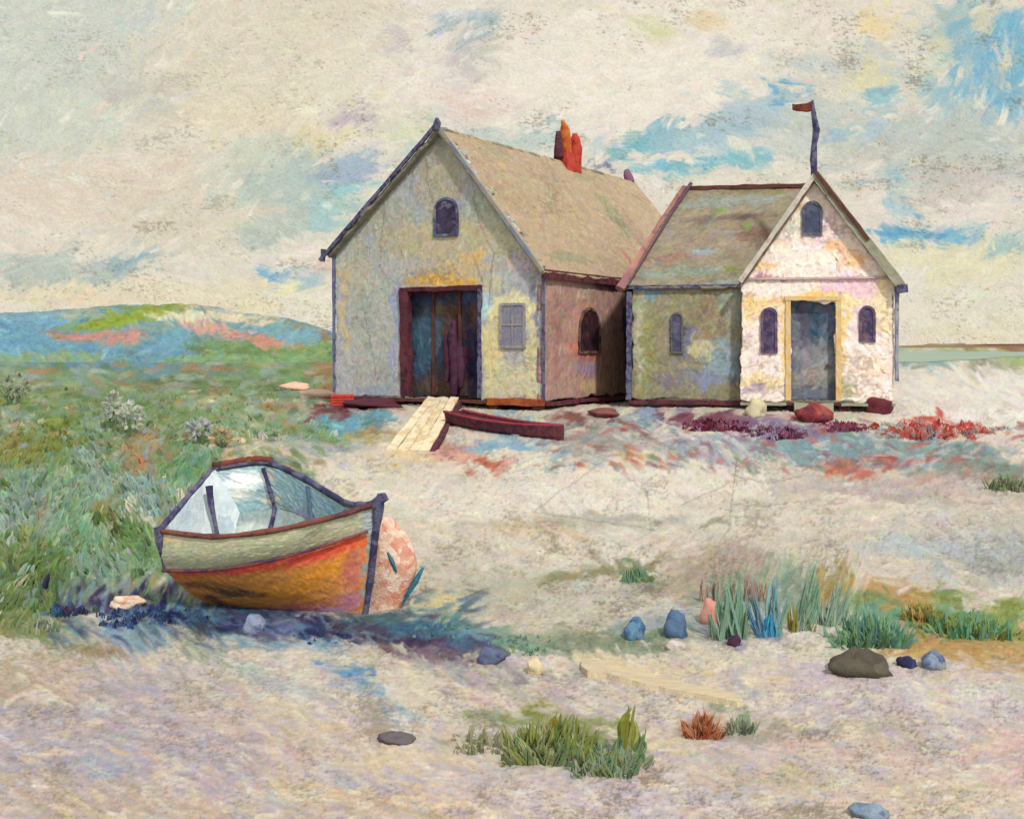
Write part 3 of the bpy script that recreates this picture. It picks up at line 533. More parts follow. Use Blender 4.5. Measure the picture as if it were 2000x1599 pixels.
MB().tube([ap - bv * .36 + UP * q for q in (-.15, .12, .3)], [.12, .15, .05], 7, .15).build('finial', M['indigo'], barn, True)
fe = ap + bv * LB
MB().tube([fe + UP * -.1 - bu * .1, fe + UP * .3 - bu * .25, fe + UP * .55 - bu * .3], [.24, .24, .1], 7, .15).build('finial', dab('purple_finial', ['6a4a62', '8e6078', '7a5a80'], 2), barn, True)
# chimney pots
def sp(s, z, a=0): return ap + bv * s + UP * z + bu * a
roofp = sR
chb = MB().hexa([sp(9.0, -.6, -.3), sp(10.3, -.6, -.3), sp(10.3, -.6, .35), sp(9.0, -.6, .35)], [sp(9.05, .35, -.22), sp(10.25, .3, -.25), sp(10.3, .25, .26), sp(9.0, .4, .25)]).build('chimney', M['red'], barn)
MB().tube([sp(9.5, .1), sp(9.45, .9), sp(9.35, 1.35), sp(9.15, 1.72)], [.24, .25, .2, .08], 8, .1).build('chimney_pot', M['orange'], chb, True)['label'] = 'tall orange chimney pot'
MB().tube([sp(10.35, .0), sp(10.4, .7), sp(10.35, 1.15), sp(10.3, 1.35)], [.24, .25, .19, .1], 8, .1).build('chimney_pot', M['red'], chb, True)['label'] = 'shorter red chimney pot'
MB().tube([sp(9.02, .1, -.1), sp(8.98, .7, -.1), sp(8.95, 1.25, -.1)], [.22, .18, .1], 8, .1).build('chimney_pot', M['maroon'], chb, True)['label'] = 'small dark chimney pot'
# barn door and openings
DZ = [(850,585,70,10,0,'33466e'),(850,572,70,6,0,'5a2c38'),(860,612,60,14,-5,'7d6a58'),(835,655,44,50,0,'45627a'),(820,690,24,50,0,'3f6078'),(885,650,26,60,0,'5b4038'),(925,690,16,80,0,'2c2950'),(905,640,20,30,0,'3a2c3c'),(900,710,18,50,0,'6a3048'),(850,755,80,16,0,'5a4a3c'),(790,670,10,110,0,'4a2430'),(930,610,12,20,0,'6a4a44'),(925,580,20,12,0,'4a5c8a')]
plD = Plane(plF.pt(0, 0, -.45), bu, UP)
cvd = canvas_for(plD, dA0 - .3, -.2, dA1 + .5, dB1 + .3, '44424f', DZ, 90, 61, flk=2.4)
dr = panel('door', barn, plD, (dA0 - .15, dA1 + .15, lambda a: (.02, dB1 + .12)), cvd, M['wall'], .85, .08)
for q in (.33, .66):
    aa = dA0 + (dA1 - dA0) * q; MB().beam(plD.pt(aa, .1, .05), plD.pt(aa, dB1, .05), .1, .05, up=plD.N).build('door_batten', M['brown'], dr)
mb = MB().beam(plF.pt(dA0 + .16, .02, -.07), plF.pt(dA0 + .12, dB1 - .02, -.07), .34, .3, up=plF.N, j=.08).build('door_jamb', M['maroon'], barn)
MB().beam(plF.pt(dA1 - .05, .02, -.05), plF.pt(dA1 - .05, dB1 - .02, -.05), .12, .26, up=plF.N).build('door_jamb', M['indigo'], barn)
MB().beam(plF.pt(dA0 - .05, dB1 - .02, -.03), plF.pt(dA1 + .05, dB1 - .02, -.03), .16, .26, up=plF.N, j=.2).build('lintel', M['maroon'], barn)
window(barn, plF, 872, 385, 462, 48, dab('attic_frame', ['6a5568', '4c4460', '5a6a94', 'a59a90'], 1.8), dab('attic_glass', ['201d33', '3a3048', '4c4464', '8a8290'], 2.2, rough=.5), label='small violet attic window', bars=0)
window(barn, plF, 1002, 592, 680, 50, dab('faded_frame', ['9a9aa4', 'b0a89c', '8c8ea4', 'c4b99c'], 2.4), dab('faded_glass', ['7c7c9a', '9d98a0', '8286a6', 'b0a6a0'], 4, rough=.5), arch=False, label='faded lilac ground floor window')
window(barn, plS, 1150, 600, 690, 40, dab('tan_frame', ['4a2c38', '8d6a55', '30263c', 'a07a60'], 1.6), dab('tan_glass', ['2c1f2c', '3a2630', '4a2c34', '6a4438'], 2, rough=.5), label='dark arched window in the brown side wall', bars=0)
# foundation beam and piers
MB().beam(plF.pt(-.05, -.1, .03), plF.pt(dA0 - .02, -.1, .03), .22, .12, up=UP).build('sill_beam', M['maroon'], barn)
MB().beam(plF.pt(dA0 + .0, -.1, .035), plF.pt(dA1 + .3, -.1, .035), .24, .12, up=UP).build('sill_beam', M['brown'], barn)
MB().beam(plF.pt(dA1 + .3, -.08, .03), plF.pt(WB + .05, -.08, .03), .22, .22, up=UP).build('sill_beam', M['rust'], barn)
MB().beam(plS.pt(0.1, -.12, .03), plS.pt(LB, -.12, .03), .24, .14, up=UP).build('sill_beam', M['maroon'], barn)
for q in (.2, 1.6, 6.9, 8.6): MB().beam(plF.pt(q, -.9, -.15), plF.pt(q, -.12, -.15), .34, .34, up=bv, j=.1).build('pier', M['brown'], barn)
for q in (2.5, 4.5, 7): MB().beam(plS.pt(q, -.9, -.1), plS.pt(q, -.15, -.1), .34, .34, up=bv, j=.1).build('pier', M['rust'], barn)

# ---- white gabled hut and the low wing between
by = R(10); hu = Vector((math.cos(by), -math.sin(by), 0)); hv = Vector((math.sin(by), math.cos(by), 0))
Oh = Vector((448 / F * 42, 42, CH - 1.88)); WH = 5.02; eh = 2.25 + 1.88; ah = 5.74 + 1.88; TH = 2.42; LH = 5.6
hut = empty('gabled_hut', (Oh.x, Oh.y, CH - 2.15), 'pinkish white gabled hut with grey-blue doorway at the right end of the houses', 'hut')
plH = Plane(Oh, hu, UP)
def hprof(a): return (0, eh + (ah - eh) * a / TH if a < TH else ah + (eh - ah) * (a - TH) / (WH - TH))
HW = [(1590,450,70,30,0,'e5cfcd'),(1660,562,60,24,0,'e2bfca'),(1650,497,42,18,28,'e3b285'),(1482,522,26,10,0,'e0bf92'),(1555,402,12,14,0,'e2bd86'),(1540,430,20,40,-60,'dfdacb'),(1620,430,20,36,60,'e8cbd2'),(1590,500,70,14,0,'e8dccf'),(1500,541,50,4,3,'b78c9c'),
      (1530,670,8,74,0,'e9c27e'),(1640,660,9,64,0,'e2c288'),(1596,580,54,6,0,'e4b86c'),(1500,592,50,8,0,'e3c490'),(1470,600,14,30,0,'e2c388'),(1520,580,20,8,0,'dcb88a'),(1680,620,24,40,0,'dfc4cc'),(1700,720,40,20,0,'e4d2c2'),(1480,690,30,60,0,'e4d3cb'),(1480,750,34,14,0,'dcc69a'),(1640,760,30,20,0,'b5b496'),(1720,600,16,60,0,'e2cfa6'),(1470,760,26,8,0,'a394a4'),(1660,590,40,10,0,'e8cf9e')]
cvh = canvas_for(plH, -.1, -.1, WH + .1, ah + .1, 'e8dad0', HW, 80, 71, flk=1.5, L=26, Wd=8, jit=.03)
hA0, _ = plH.ab(1545, 680); hA1, hB0 = plH.ab(1632, 752); _, hB1 = plH.ab(1590, 590)
panel('front_wall', hut, plH, (0, WH, hprof), cvh, M['wall'], 1.12, .18, holes=[(hA0, -.01, hA1, hB1)], relief=.04)
for a in (0, WH - .16):
    q = [Oh + hu * a + hv * .2, Oh + hu * (a + .16) + hv * .2, Oh + hu * (a + .16) + hv * LH, Oh + hu * a + hv * LH]
    MB().hexa(q, [p + UP * eh for p in q]).build('side_wall', M['barge'], hut)
q = [Oh + hv * (LH - .15) + hu * a + UP * b for a, b in ((.16, 0), (WH - .16, 0), (WH - .16, eh), (TH, ah - .1), (.16, eh))]
MB().hexa(q, [p + hv * .14 for p in q]).build('rear_wall', M['barge'], hut)
hap = Oh + hu * TH + UP * ah; heL = Oh + UP * eh; heR = Oh + hu * WH + UP * eh
WR = [(1430,393,110,13,-5,'90978f'),(1400,428,110,8,-5,'7c6a60'),(1400,412,60,8,-3,'a39077'),(1400,470,110,20,0,'988a7a'),(1310,503,70,10,-8,'94776c'),(1340,530,90,13,-3,'8f9b8d'),(1505,470,24,70,-62,'7b6658'),(1400,412,13,8,0,'7e9450'),(1462,440,9,12,0,'7e9450'),(1500,372,70,10,-5,'7b7656'),(1432,527,12,7,0,'7f944c'),(1370,492,20,8,0,'8fa0a8'),(1300,440,40,50,0,'938a78'),(1420,550,30,6,0,'8c9a98')]
slope('roof_slope', hut, heR - hv * .28, hap - hv * .28, hv, LH + .5, '9a9a88', [], 73, 5, .8, over=.35)
slope('roof_slope', hut, heL - hv * .28, hap - hv * .28 - UP * .002, hv, LH + .5, '80705f', [], 74, 5, .8, over=.12)
rr = (heR - hap).normalized(); ll = (heL - hap).normalized()
MB().beam(hap - hv * .3 + UP * .02, heR + rr * .34 - hv * .3, .1, .3, j=.1).build('rake_board', M['barge'], hut)
MB().beam(hap - hv * .38 + UP * .1, hap - hv * .38 + rr * 2.9 + UP * .12, .09, .12, j=.25).build('rake_trim', M['brown'], hut)
MB().beam(hap - hv * .3 + UP * .0, heL + ll * .1 - hv * .3, .1, .16, j=.1).build('rake_board', dab('white_trim', ['d9d2c8', 'c9c4b8', 'e2d8cc', '8f7468'], 1.2), hut)
MB().beam(plH.pt(WH + .09, .7, .04), plH.pt(WH + .09, eh - .12, .04), .12, .14, up=hv, j=.2).build('corner_board', dab('blue_grey_trim', ['9aa0b4', 'a9aab0', '7f86a0', '343a60'], 1.4), hut)
MB().beam(heR + rr * .36 - hv * .3 + UP * .08, heR + rr * .38 - hv * .3 - UP * .2, .34, .2, up=hv).build('rake_end', M['indigo'], hut)
MB().beam(plH.pt(-.03, eh + .02, .05), plH.pt(WH - .05, eh + .04, .05), .07, .08, up=plH.N, j=.2).build('tie_board', dab('tie_board_paint', ['e2d2c6', 'b9a5b0', 'd9c2b8', 'c9b49c'], 1.2), hut)
plHD = Plane(plH.pt(0, 0, -.3), hu, UP)
HD = [(1575,615,22,24,0,'454055'),(1600,600,30,12,0,'6f7a98'),(1600,640,30,36,0,'41596e'),(1615,670,10,40,0,'4f6f78'),(1560,680,10,50,0,'7a7f92'),(1590,700,40,26,0,'93949a'),(1590,735,40,20,0,'a09c96'),(1620,620,10,24,0,'6a7088'),(1570,650,12,30,0,'5a5c70')]
cvhd = canvas_for(plHD, hA0 - .3, -.2, hA1 + .3, hB1 + .3, '6e7482', HD, 90, 77, flk=2.2)
dr = panel('door', hut, plHD, (hA0 - .1, hA1 + .1, lambda a: (.02, hB1 + .08)), cvhd, M['wall'], .85, .08)
MB().tube([plHD.pt(hA1 - .25, 1.2, .02), plHD.pt(hA1 - .25, 1.2, .1)], [.05, .06], 8).build('handle', M['brown'], dr)
for a in (hA0 - .1, hA1 + .1): MB().beam(plH.pt(a, .02, .02), plH.pt(a, hB1 + .12, .02), .17, .07, up=plH.N, j=.1).build('door_jamb', M['ochre'], hut)
MB().beam(plH.pt(hA0 - .2, hB1 + .13, .03), plH.pt(hA1 + .2, hB1 + .13, .03), .15, .07, up=plH.N, j=.1).build('lintel', M['ochre'], hut)
hg = dab('plum_glass', ['4a3a50', '6a5a80', '3a3458', '8a6a80'], 2, rough=.5); hf = dab('plum_frame', ['7a6078', '5a4a68', '9a8090'], 2)
window(hut, plH, 1502, 600, 690, 33, hf, hg, label='arched window left of the doorway', bars=0)
window(hut, plH, 1694, 597, 668, 32, hf, hg, label='arched window right of the doorway', bars=0)
window(hut, plH, 1586, 393, 460, 40, dab('slate_frame', ['6a6c80', '55586e', '8f9490'], 2), dab('slate_glass', ['3c4258', '4d5672', '666e86'], 2, rough=.5), label='arched attic window under the flagpole', bars=0)
for a0_, a1_, mm in ((-.03, 1.5, M['barge']), (1.5, 3.3, M['brown']), (3.3, WH + .03, M['barge'])): MB().beam(plH.pt(a0_, -.1, .04), plH.pt(a1_ - .005, -.1, .04), .2, .1, up=UP, j=.1).build('sill_beam', mm, hut)
for q in (.3, 1.7, 3.4, 4.7): MB().beam(plH.pt(q, -.9, -.12), plH.pt(q, -.12, -.12), .32, .32, up=hv, j=.15).build('pier', M['maroon'], hut)
MB().hexa([plH.pt(hA0 + .1, -.62, .05), plH.pt(hA1 - .1, -.62, .05), plH.pt(hA1 - .1, -.62, .75), plH.pt(hA0 + .1, -.62, .75)], [plH.pt(hA0 + .1, -.05, .05), plH.pt(hA1 - .1, -.05, .05), plH.pt(hA1 - .1, -.05, .5), plH.pt(hA0 + .1, -.05, .5)]).build('doorstep', M['barge'], hut)

Ow = Oh + hv * .55 - UP * 0; WW = 3.78
wing = empty('shed', (Ow.x - 2, Ow.y, CH - 2.15), 'low olive grey shed with streaked brown roof between the barn and the white hut', 'shed')
plW = Plane(Ow - hu * WW, hu, UP)
WZ = [(1340,640,120,120,0,'86826c',.5),(1272,562,34,18,0,'6f97ac'),(1330,600,60,40,0,'8a866a'),(1400,560,50,18,0,'8f8a72'),(1425,590,24,40,0,'93998c'),(1380,630,24,60,0,'8d7f66'),(1262,680,20,80,0,'8b8c60'),(1247,650,8,90,0,'a5a890'),(1318,650,10,30,0,'56566e'),(1335,670,10,30,0,'6b6f88'),(1410,700,40,40,0,'8299a2'),(1370,680,24,16,0,'b5b090'),(1310,742,26,14,0,'6b6478',.7),(1380,740,50,14,0,'7d86a0'),(1430,640,10,40,0,'8a8a78'),(1440,720,8,40,0,'5d6a80')]
cvw = canvas_for(plW, -.1, -.1, WW + .1, eh + .1, '858069', WZ, 90, 81)
panel('front_wall', wing, plW, (0, WW + .0, lambda a: (0, eh - .02)), cvw, M['wall'], 1.05, .18)
wr0 = 1.55; wd = 3.1; wrz = 5.86 + 1.88
we = plW.pt(-.35, eh); wrg = plW.pt(-.35, wrz) + hv * wd
sW, plWR, cW = slope('roof_slope', wing, we - hv * .0, wrg, hu, WW + .35 + TH, '90876f' if 0 else '918874', WR, 83, 4, .85, over=.3, kk=.019, hipa=2.0)
q = [plW.pt(0, 0) + hv * .2, plW.pt(.16, 0) + hv * .2, plW.pt(.16, 0) + hv * 6, plW.pt(0, 0) + hv * 6]
MB().hexa(q, [p + UP * (eh - .1) for p in q]).build('side_wall', dab('shed_side', ['6a6458', '7d7462', '5c5468'], 1.2), wing)
r0 = plWR.pt(2.0, plWR.V.dot(wrg - plWR.O) , 0); ev = plWR.pt(0, 0, 0)
Lr = (wrg - plWR.O).dot(plWR.V); r0 = plWR.pt(2.0, Lr); 
# left hip plane, rear slope
hb = [plWR.pt(0, 0, -.1), r0 - plWR.N * .1, Vector(plWR.pt(0, 0, -.1)) + hv * 6.6]
mb = MB(); mb.hexa([hb[0], hb[1], hb[2]], [p + Vector((-.05, 0, .12)) for p in hb]); mb.build('roof_slope', dab('hip_paint', ['8f7468', 'a5857a', '7d6a60'], .9), wing)
rend = plWR.pt(WW + .35 + TH, Lr)
hb = [plWR.pt(0, 0, -.1) + hv * 6.6, r0 - UP * .1, rend - UP * .1, plWR.pt(WW + .35 + TH, 0, -.1) + hv * 6.6]
MB().hexa(hb, [p + UP * .12 for p in hb]).build('roof_slope', M['brown'], wing)
q = [plWR.pt(WW + .35 + TH - .1, 0, -.12), rend - UP * .12, plWR.pt(WW + .35 + TH - .1, 0, -.12) + hv * 6.4]
MB().hexa(q, [p - hu * .1 for p in q]).build('gable_wall', M['brown'], wing)
pts = [plWR.pt(-.05, -.05, .05), plWR.pt(.7, Lr * .36, .09), plWR.pt(1.4, Lr * .72, .07), plWR.pt(2.05, Lr + .05, .1)]
MB().tube([p - UP * .04 for p in pts], [.15, .1, .09, .12], 7, .25).build('hip_board', dab('salmon_trim', ['c98070', 'b98a7c', '9a6a70', 'a87a74'], .8), wing)
MB().tube([p + plWR.N * .12 + plWR.U * .28 for p in pts], [.03, .045, .05, .07], 6, .3).build('hip_trim', dab('plum_trim', ['5c3f50', '6f5060', '4c3850'], 2), wing)
MB().beam(r0 + UP * .03, rend + UP * .03, .2, .14, j=.3).build('ridge_board', M['brown'], wing)
MB().beam(plW.pt(-.25, eh - .22, .1), plW.pt(WW - .05, eh - .2, .1), .12, .14, up=plW.N, j=.3).build('eave_board', M['indigo'], wing)
MB().beam(plW.pt(-.1, .0, .05), plW.pt(-.08, eh - .35, .05), .2, .16, up=plW.N, j=.15).build('corner_board', M['indigo'], wing)
window(wing, plW, 1322, 610, 690, 24, dab('shed_frame', ['5c5c70', '747068', '4a4866'], 2), dab('shed_glass', ['3a3a56', '52526c', '6c7088'], 2, rough=.5), label='narrow dark window in the shed wall', bars=0, fw=.06)
MB().beam(plW.pt(-.1, -.1, .03), plW.pt(WW, -.1, .03), .22, .14, up=UP, j=.1).build('sill_beam', M['maroon'], wing)
for q in (.1, 1.3, 2.6): MB().beam(plW.pt(q, -.9, -.12), plW.pt(q, -.12, -.12), .34, .34, up=hv, j=.15).build('pier', M['maroon'], wing)

# ---- flagpole on the hut
fp0 = hap + UP * .05 - hv * .1
fp = empty('flagpole', fp0, 'crooked indigo flagpole with a small brown flag on the peak of the white hut', 'flagpole')
pol = [fp0 + Vector((x, 0, z)) for x, z in ((.0, -.2), (-.04, .5), (.0, 1.0), (.06, 1.5), (-.02, 2.05), (-.06, 2.5))]
MB().tube(pol, [.11, .12, .1, .13, .08, .035], 8, .12).build('pole', M['indigo'], fp, True)
nx, nz_ = 14, 8; V = []
for i in range(nx):
    for j in range(nz_):
        a = i / (nx - 1); b = j / (nz_ - 1)
        V.append(fp0 + Vector((-.08 - a * .66, .06 * math.sin(a * 9), 2.46 - b * (.34 - .06 * a) - .1 * math.sin(a * 3) * .6 - .08 * a * (1 - b))))
me = bpy.data.meshes.new('flag'); me.from_pydata(V, [], [(i * nz_ + j, i * nz_ + j + 1, (i + 1) * nz_ + j + 1, (i + 1) * nz_ + j) for i in range(nx - 1) for j in range(nz_ - 1)])
fl = link('flag', me, dab('flag_cloth', ['6a3328', '7d4030', '5c2c26', '8a5040'], 3), fp, True); sm = fl.modifiers.new('s', 'SOLIDIFY'); sm.thickness = .03

# ---- ramp
rt0 = plF.pt(*[plF.ab(838, 768)[0], .02], .12); rt1 = plF.pt(*[plF.ab(898, 772)[0], .02], .12); rb0 = G(755, 880); rb1 = G(838, 884)
ramp = empty('ramp', (rb0 + rb1) / 2, 'cream plank ramp rising from the sand to the dark barn doorway', 'ramp')
for i in range(4):
    a, b = i / 4 + .006, (i + 1) / 4 - .006
    q = [rb0.lerp(rb1, a) + UP * .04, rb0.lerp(rb1, b) + UP * .04, rt0.lerp(rt1, b), rt0.lerp(rt1, a)]
    q = [p + Vector((random.uniform(-.03, .03), random.uniform(-.3, .3), random.uniform(-.03, .05))) for p in q]
    MB().hexa([p - UP * .09 for p in q], q).build('plank', M['cream'], ramp)
for e0, e1 in ((rb0, rt0), (rb1, rt1)):
    q = [e0 - UP * .35, e0 - UP * .0, e1 - UP * .06, e1 - UP * 1.1]
    MB().hexa([p + Vector((-.02, 0, 0)) for p in q], [p + Vector((.16, 0, 0)) for p in q]).build('side_board', M['maroon'], ramp)

# ------------------------------------------------------------------ the boat
ST = [  # stations: near sheer, near strake, keel, far strake, far sheer  (pixel x, y, distance)
 [(312,1039,14.75),(322,1113,14.95),(425,1190,15.45),(470,1000,16.2),(416,916,16.2)],
 [(420,1049,14.40),(420,1112,14.62),(500,1199,15.20),(545,990,16.1),(520,905,16.1)],
 [(530,1038,14.20),(530,1094,14.40),(580,1206,15.00),(612,1012,15.6),(602,940,15.6)],
 [(640,1014,14.20),(640,1064,14.38),(652,1208,14.78),(686,1035,15.0),(680,984,14.95)],
 [(733,986,14.40),(727,1035,14.48),(710,1207,14.62),(728,1037,14.5),(734,985,14.41)]]
ST = [[np.array(P(*p)) for p in r] for r in ST]
def cat(p0, p1, p2, p3, t): return .5 * ((2 * p1) + (-p0 + p2) * t + (2 * p0 - 5 * p1 + 4 * p2 - p3) * t * t + (-p0 + 3 * p1 - 3 * p2 + p3) * t ** 3)
def curve(i, s):
    p = [r[i] for r in ST]; x = s * 4; k = min(int(x), 3); t = x - k
    g = lambda n: p[n] if 0 <= n < 5 else (2 * p[0] - p[1] if n < 0 else 2 * p[4] - p[3])
    return cat(g(k - 1), g(k), g(k + 1), g(k + 2), t)
mid = (curve(0, .4) + curve(4, .4)) / 2; kee = curve(2, .4)
boat = empty('rowing_boat', Vector((kee[0], kee[1], float(zg(kee[1])))), 'beached rowing boat with sage green top strake, orange bottom and pale blue inside', 'boat')
def skin(name, i, j, canv, gain, off=0.0, n=150, m=40, bulge=.05, inward=None):
    V = []; C = []
    S = np.linspace(0, 1, n); T = np.linspace(0, 1, m)
    for s in S:
        a, b = curve(i, s), curve(j, s); cen = (curve(0, s) + curve(4, s) + curve(2, s)) / 3
        for t in T:
            p = a + (b - a) * t; d = p - cen; d = d / (np.linalg.norm(d) + 1e-6); w_ = math.sin(math.pi * t) * bulge * (1 - s ** 4)
            V.append(p + d * w_ - (d * off if off else 0))
    SS, TT = np.meshgrid(S, T, indexing='ij'); c, h = canv.sample(SS, TT); V = np.array(V).reshape(n, m, 3)
    du = np.gradient(V, axis=0); dv = np.gradient(V, axis=1); N = np.cross(du, dv); N /= np.linalg.norm(N, axis=2, keepdims=True) + 1e-9
    V = V + N * ((h - .4) * .012)[..., None]
    me = mesh_np(name, V.reshape(-1, 3), gridfaces(n, m), lin(c.reshape(-1, 3)) * gain); o = link(name, me, M['hull'], boat, True)
    return o
def hcv(base, zs, seed, ratio, ang=0):      # canvas in hull coordinates s (0 stern..1 bow), t (0..1); zones given as s,t
    cv = Canvas(0, 0, 1, ratio, 1 / 220., 1 / 430., seed).zones(base, [(a, b * ratio, c_, d_, e, f) for a, b, c_, d_, e, f in zs], warp=3)
    cv.strokes(350, 60, 8, ang, .02, .7); cv.strokes(900, 30, 4, ang, .025, .8); cv.flecks(2.1, '6a6450', .4)
    smp = cv.sample; cv.sample = lambda X, Yy: smp(X, np.asarray(Yy) * ratio); return cv
c1 = hcv('aeb092', [(.1,.5,50,16,0,'b4bb9c'),(.05,.2,30,10,0,'c9b88c'),(.5,.5,90,12,0,'a9ae8c'),(.8,.5,70,10,0,'b2ae94'),(.98,.5,8,40,0,'b08a90'),(.7,.4,12,6,20,'7d8262'),(.1,.95,60,5,0,'bcc4a6'),(.8,.95,70,4,0,'b0848a'),(.45,.98,50,4,0,'76708c')], 91, .2)
skin('upper_strake', 0, 1, c1, 1.2)
c2 = hcv('bd7f40', [(.15,.3,60,14,0,'7f5632'),(.1,.1,40,6,0,'c84a36'),(.5,.05,200,9,0,'c04a3c'),(.28,.45,60,14,4,'54402f'),(.12,.75,30,12,30,'5a3c34'),(.55,.45,80,18,0,'c9862c'),(.75,.3,70,18,-4,'cf8630'),(.78,.1,100,13,0,'d4503a'),(.9,.4,30,40,0,'b5685c'),(.6,.86,150,26,0,'a8605e'),(.45,.98,190,18,0,'7c5a74'),(.7,.9,60,14,0,'8a7088'),(.3,.85,60,12,0,'c0604a'),(.88,.75,50,20,0,'a06a78'),(.15,.9,40,8,0,'c9806a'),(.7,.95,100,8,0,'a57a80'),(.1,.6,20,14,40,'5a3e44')], 92, .4, -4)
skin('lower_planking', 1, 2, c2, 1.25)
c3 = hcv('b0b49a', [(.5,.5,100,30,0,'a4a890')], 93, .3); skin('far_planking', 3, 2, c3, .9, bulge=.03); skin('far_strake', 4, 3, c3, .9, bulge=.03)
c4 = hcv('86a3a8', [(.14,.3,60,44,0,'e4e9e8'),(.05,.6,40,30,0,'c9cdc4'),(.22,.8,30,26,20,'cfc6b2'),(.33,.5,24,50,10,'8aa6a8'),(.55,.4,80,40,0,'7f9fae'),(.7,.4,50,40,0,'7593a4'),(.45,.9,60,20,0,'8a8aa8'),(.3,.9,30,14,0,'7f9890'),(.27,.2,8,30,0,'b9a89c')], 94, .5, 70)  # pale patch near the stern paints lit planking into the colour
skin('inner_planking', 4, 3, c4, 1.2, off=.05, bulge=.0); skin('floor_planking', 3, 2, hcv('8fa09c', [(.1,.3,60,40,0,'c9cfca'),(.5,.5,80,30,0,'7f9396')], 95, .5), .95, off=.06, bulge=0)
skin('near_inner_planking', 0, 1, hcv('b8c4c6', [], 96, .3), .9, off=.05, bulge=0); skin('near_floor_planking', 1, 2, hcv('9aa8a8', [], 97, .3), .9, off=.06, bulge=0)
# transom (double face)
tr = [ST[0][k] for k in (0, 1, 2, 3, 4)]; axis = (ST[4][2] - ST[0][2]); axis = Vector(axis / np.linalg.norm(axis)); tv = [Vector(p) for p in tr]
MB().hexa([p - axis * .03 for p in tv], [p + axis * .04 for p in tv]).build('transom', dab('transom_paint', ['c9d6dc', 'dfe6e6', 'b4c6d0', 'd0d0c8'], 1.6, k=.95), boat)
MB().tube([tv[4] + UP * .02, tv[0] + UP * .03], [.035, .04], 7, .2).build('transom_cap', M['indigo'], boat)
MB().tube([tv[0] + UP * .06, tv[0] - UP * .1 + axis * .0, tv[1]], [.06, .055, .03], 7, .2).build('quarter_post', M['indigo'], boat)
def rail(name, i, s0, s1, r, m, off=Vector((0, 0, 0)), n=26, j=.12):
    pts = [Vector(curve(i, s)) + off for s in np.linspace(s0, s1, n)]; return MB().tube(pts, [r * random.uniform(.85, 1.15) for _ in pts], 7, j).build(name, m, boat, True)
rail('gunwale', 0, 0, 1, .034, dab('gunwale_near', ['6e4038', '8a5448', '5a3640', 'a06a54'], 2.5), UP * .01)
rail('gunwale', 4, 0, 1, .04, M['indigo'], UP * .01)
rail('gunwale_cap', 4, 0.0, .28, .045, dab('gunwale_far', ['6e5040', '8a4438', '4a3c34', 'a07a50'], 2.5), UP * .05)
rail('waterline_rail', 1, .0, .99, .016, dab('waterline', ['6a4a60', '9a4a48', '4a3a58', 'b84a40'], 2.5), Vector((-.02, -.05, 0)))
sp_ = [Vector(ST[4][2]) + axis * .02, Vector((ST[4][1] + ST[4][2]) / 2) + axis * .05, Vector(ST[4][1]) + axis * .05, Vector(ST[4][0]) + axis * .05, Vector(ST[4][0]) + axis * .07 + UP * .13]
MB().tube(sp_, [.035, .04, .05, .065, .045], 7, .12).build('stem', M['indigo'], boat, True)
MB().beam(Vector(ST[4][0]) - axis * .02 + UP * .0, Vector(ST[4][0]) + axis * .12 + UP * .1, .1, .09).build('stem_head', M['indigo'], boat)
def hp(s, side, t):                         # point inside the hull, side 4 far / 0 near, t from sheer to keel
    a, k2, kk = curve(side, s), curve(3 if side == 4 else 1, s), curve(2, s); cen = (curve(0, s) + curve(4, s) + curve(2, s)) / 3
    p = a + (k2 - a) * min(t, 1) if t <= 1 else k2 + (kk - k2) * (t - 1); d = cen - p; d /= np.linalg.norm(d); return Vector(p + d * .075)
for s in (.24, .5, .74):
    MB().tube([hp(s, 4, t) for t in (.0, .35, .7, 1.0, 1.5, 1.95)], [.028, .03, .032, .034, .034, .03], 6, .15).build('rib', M['indigo'] if s < .3 else dab('rib_paint', ['6a8494', '54708a', '7f97a0'], 2), boat)
for s, t in ((.36, 1.15), (.74, .8)):
    a, b = hp(s, 4, t), hp(s, 0, t); MB().beam(a, b, .2, .035, up=UP).build('thwart', dab('thwart_paint', ['8fa8ac', 'a9b8b4', '7d98a4'], 2), boat)
v0 = Vector(tv[4]) + (Vector(tv[0]) - Vector(tv[4])) * .32 + axis * .1
MB().tube([v0 + axis * .09 + UP * .03, v0 + axis * .12 - UP * .22, v0 + axis * .2 - UP * .5, v0 + axis * .24 - UP * .72], [.05, .036, .03, .03], 7, .2).build('stern_knee', M['indigo'], boat)

# pink float beside the bow
fc = P(768, 1108, 14.95)
flo = empty('float', Vector((fc.x, fc.y, float(zg(fc.y)))), 'salmon pink canvas float with two blue streaks standing against the bow of the boat', 'float')
prof = [(1008,.10,-8),(1022,.16,-4),(1045,.235,2),(1070,.285,7),(1095,.315,10),(1120,.31,10),(1145,.275,6),(1170,.235,0),(1195,.2,-6),(1215,.16,-8)]
bm = MB(); rings = []
for i, (py, r, dx) in enumerate(prof):
    c = P(753 + dx, py, 14.9); rings.append([bm.bm.verts.new(c + Vector((math.cos(t) * r * (1 + .07 * math.sin(3 * t + .6 * i) + random.uniform(-.05, .05)), math.sin(t) * r * .62, 0))) for t in np.linspace(0, 2 * math.pi, 20, endpoint=False)])
for a, b in zip(rings[:-1], rings[1:]):
    for k in range(20): bm.bm.faces.new((a[k], a[(k + 1) % 20], b[(k + 1) % 20], b[k]))
bm.bm.faces.new(rings[0]); bm.bm.faces.new(rings[-1])
fb = bm.build('float_body', dab('pink_canvas', ['d08a74', 'dca48c', 'f0dcc8', 'd8886e', 'eac4ac'], 4.5, k=.85), flo, True); sb = fb.modifiers.new('s', 'SUBSURF'); sb.levels = sb.render_levels = 1  # palest dabs are highlights painted into the pink
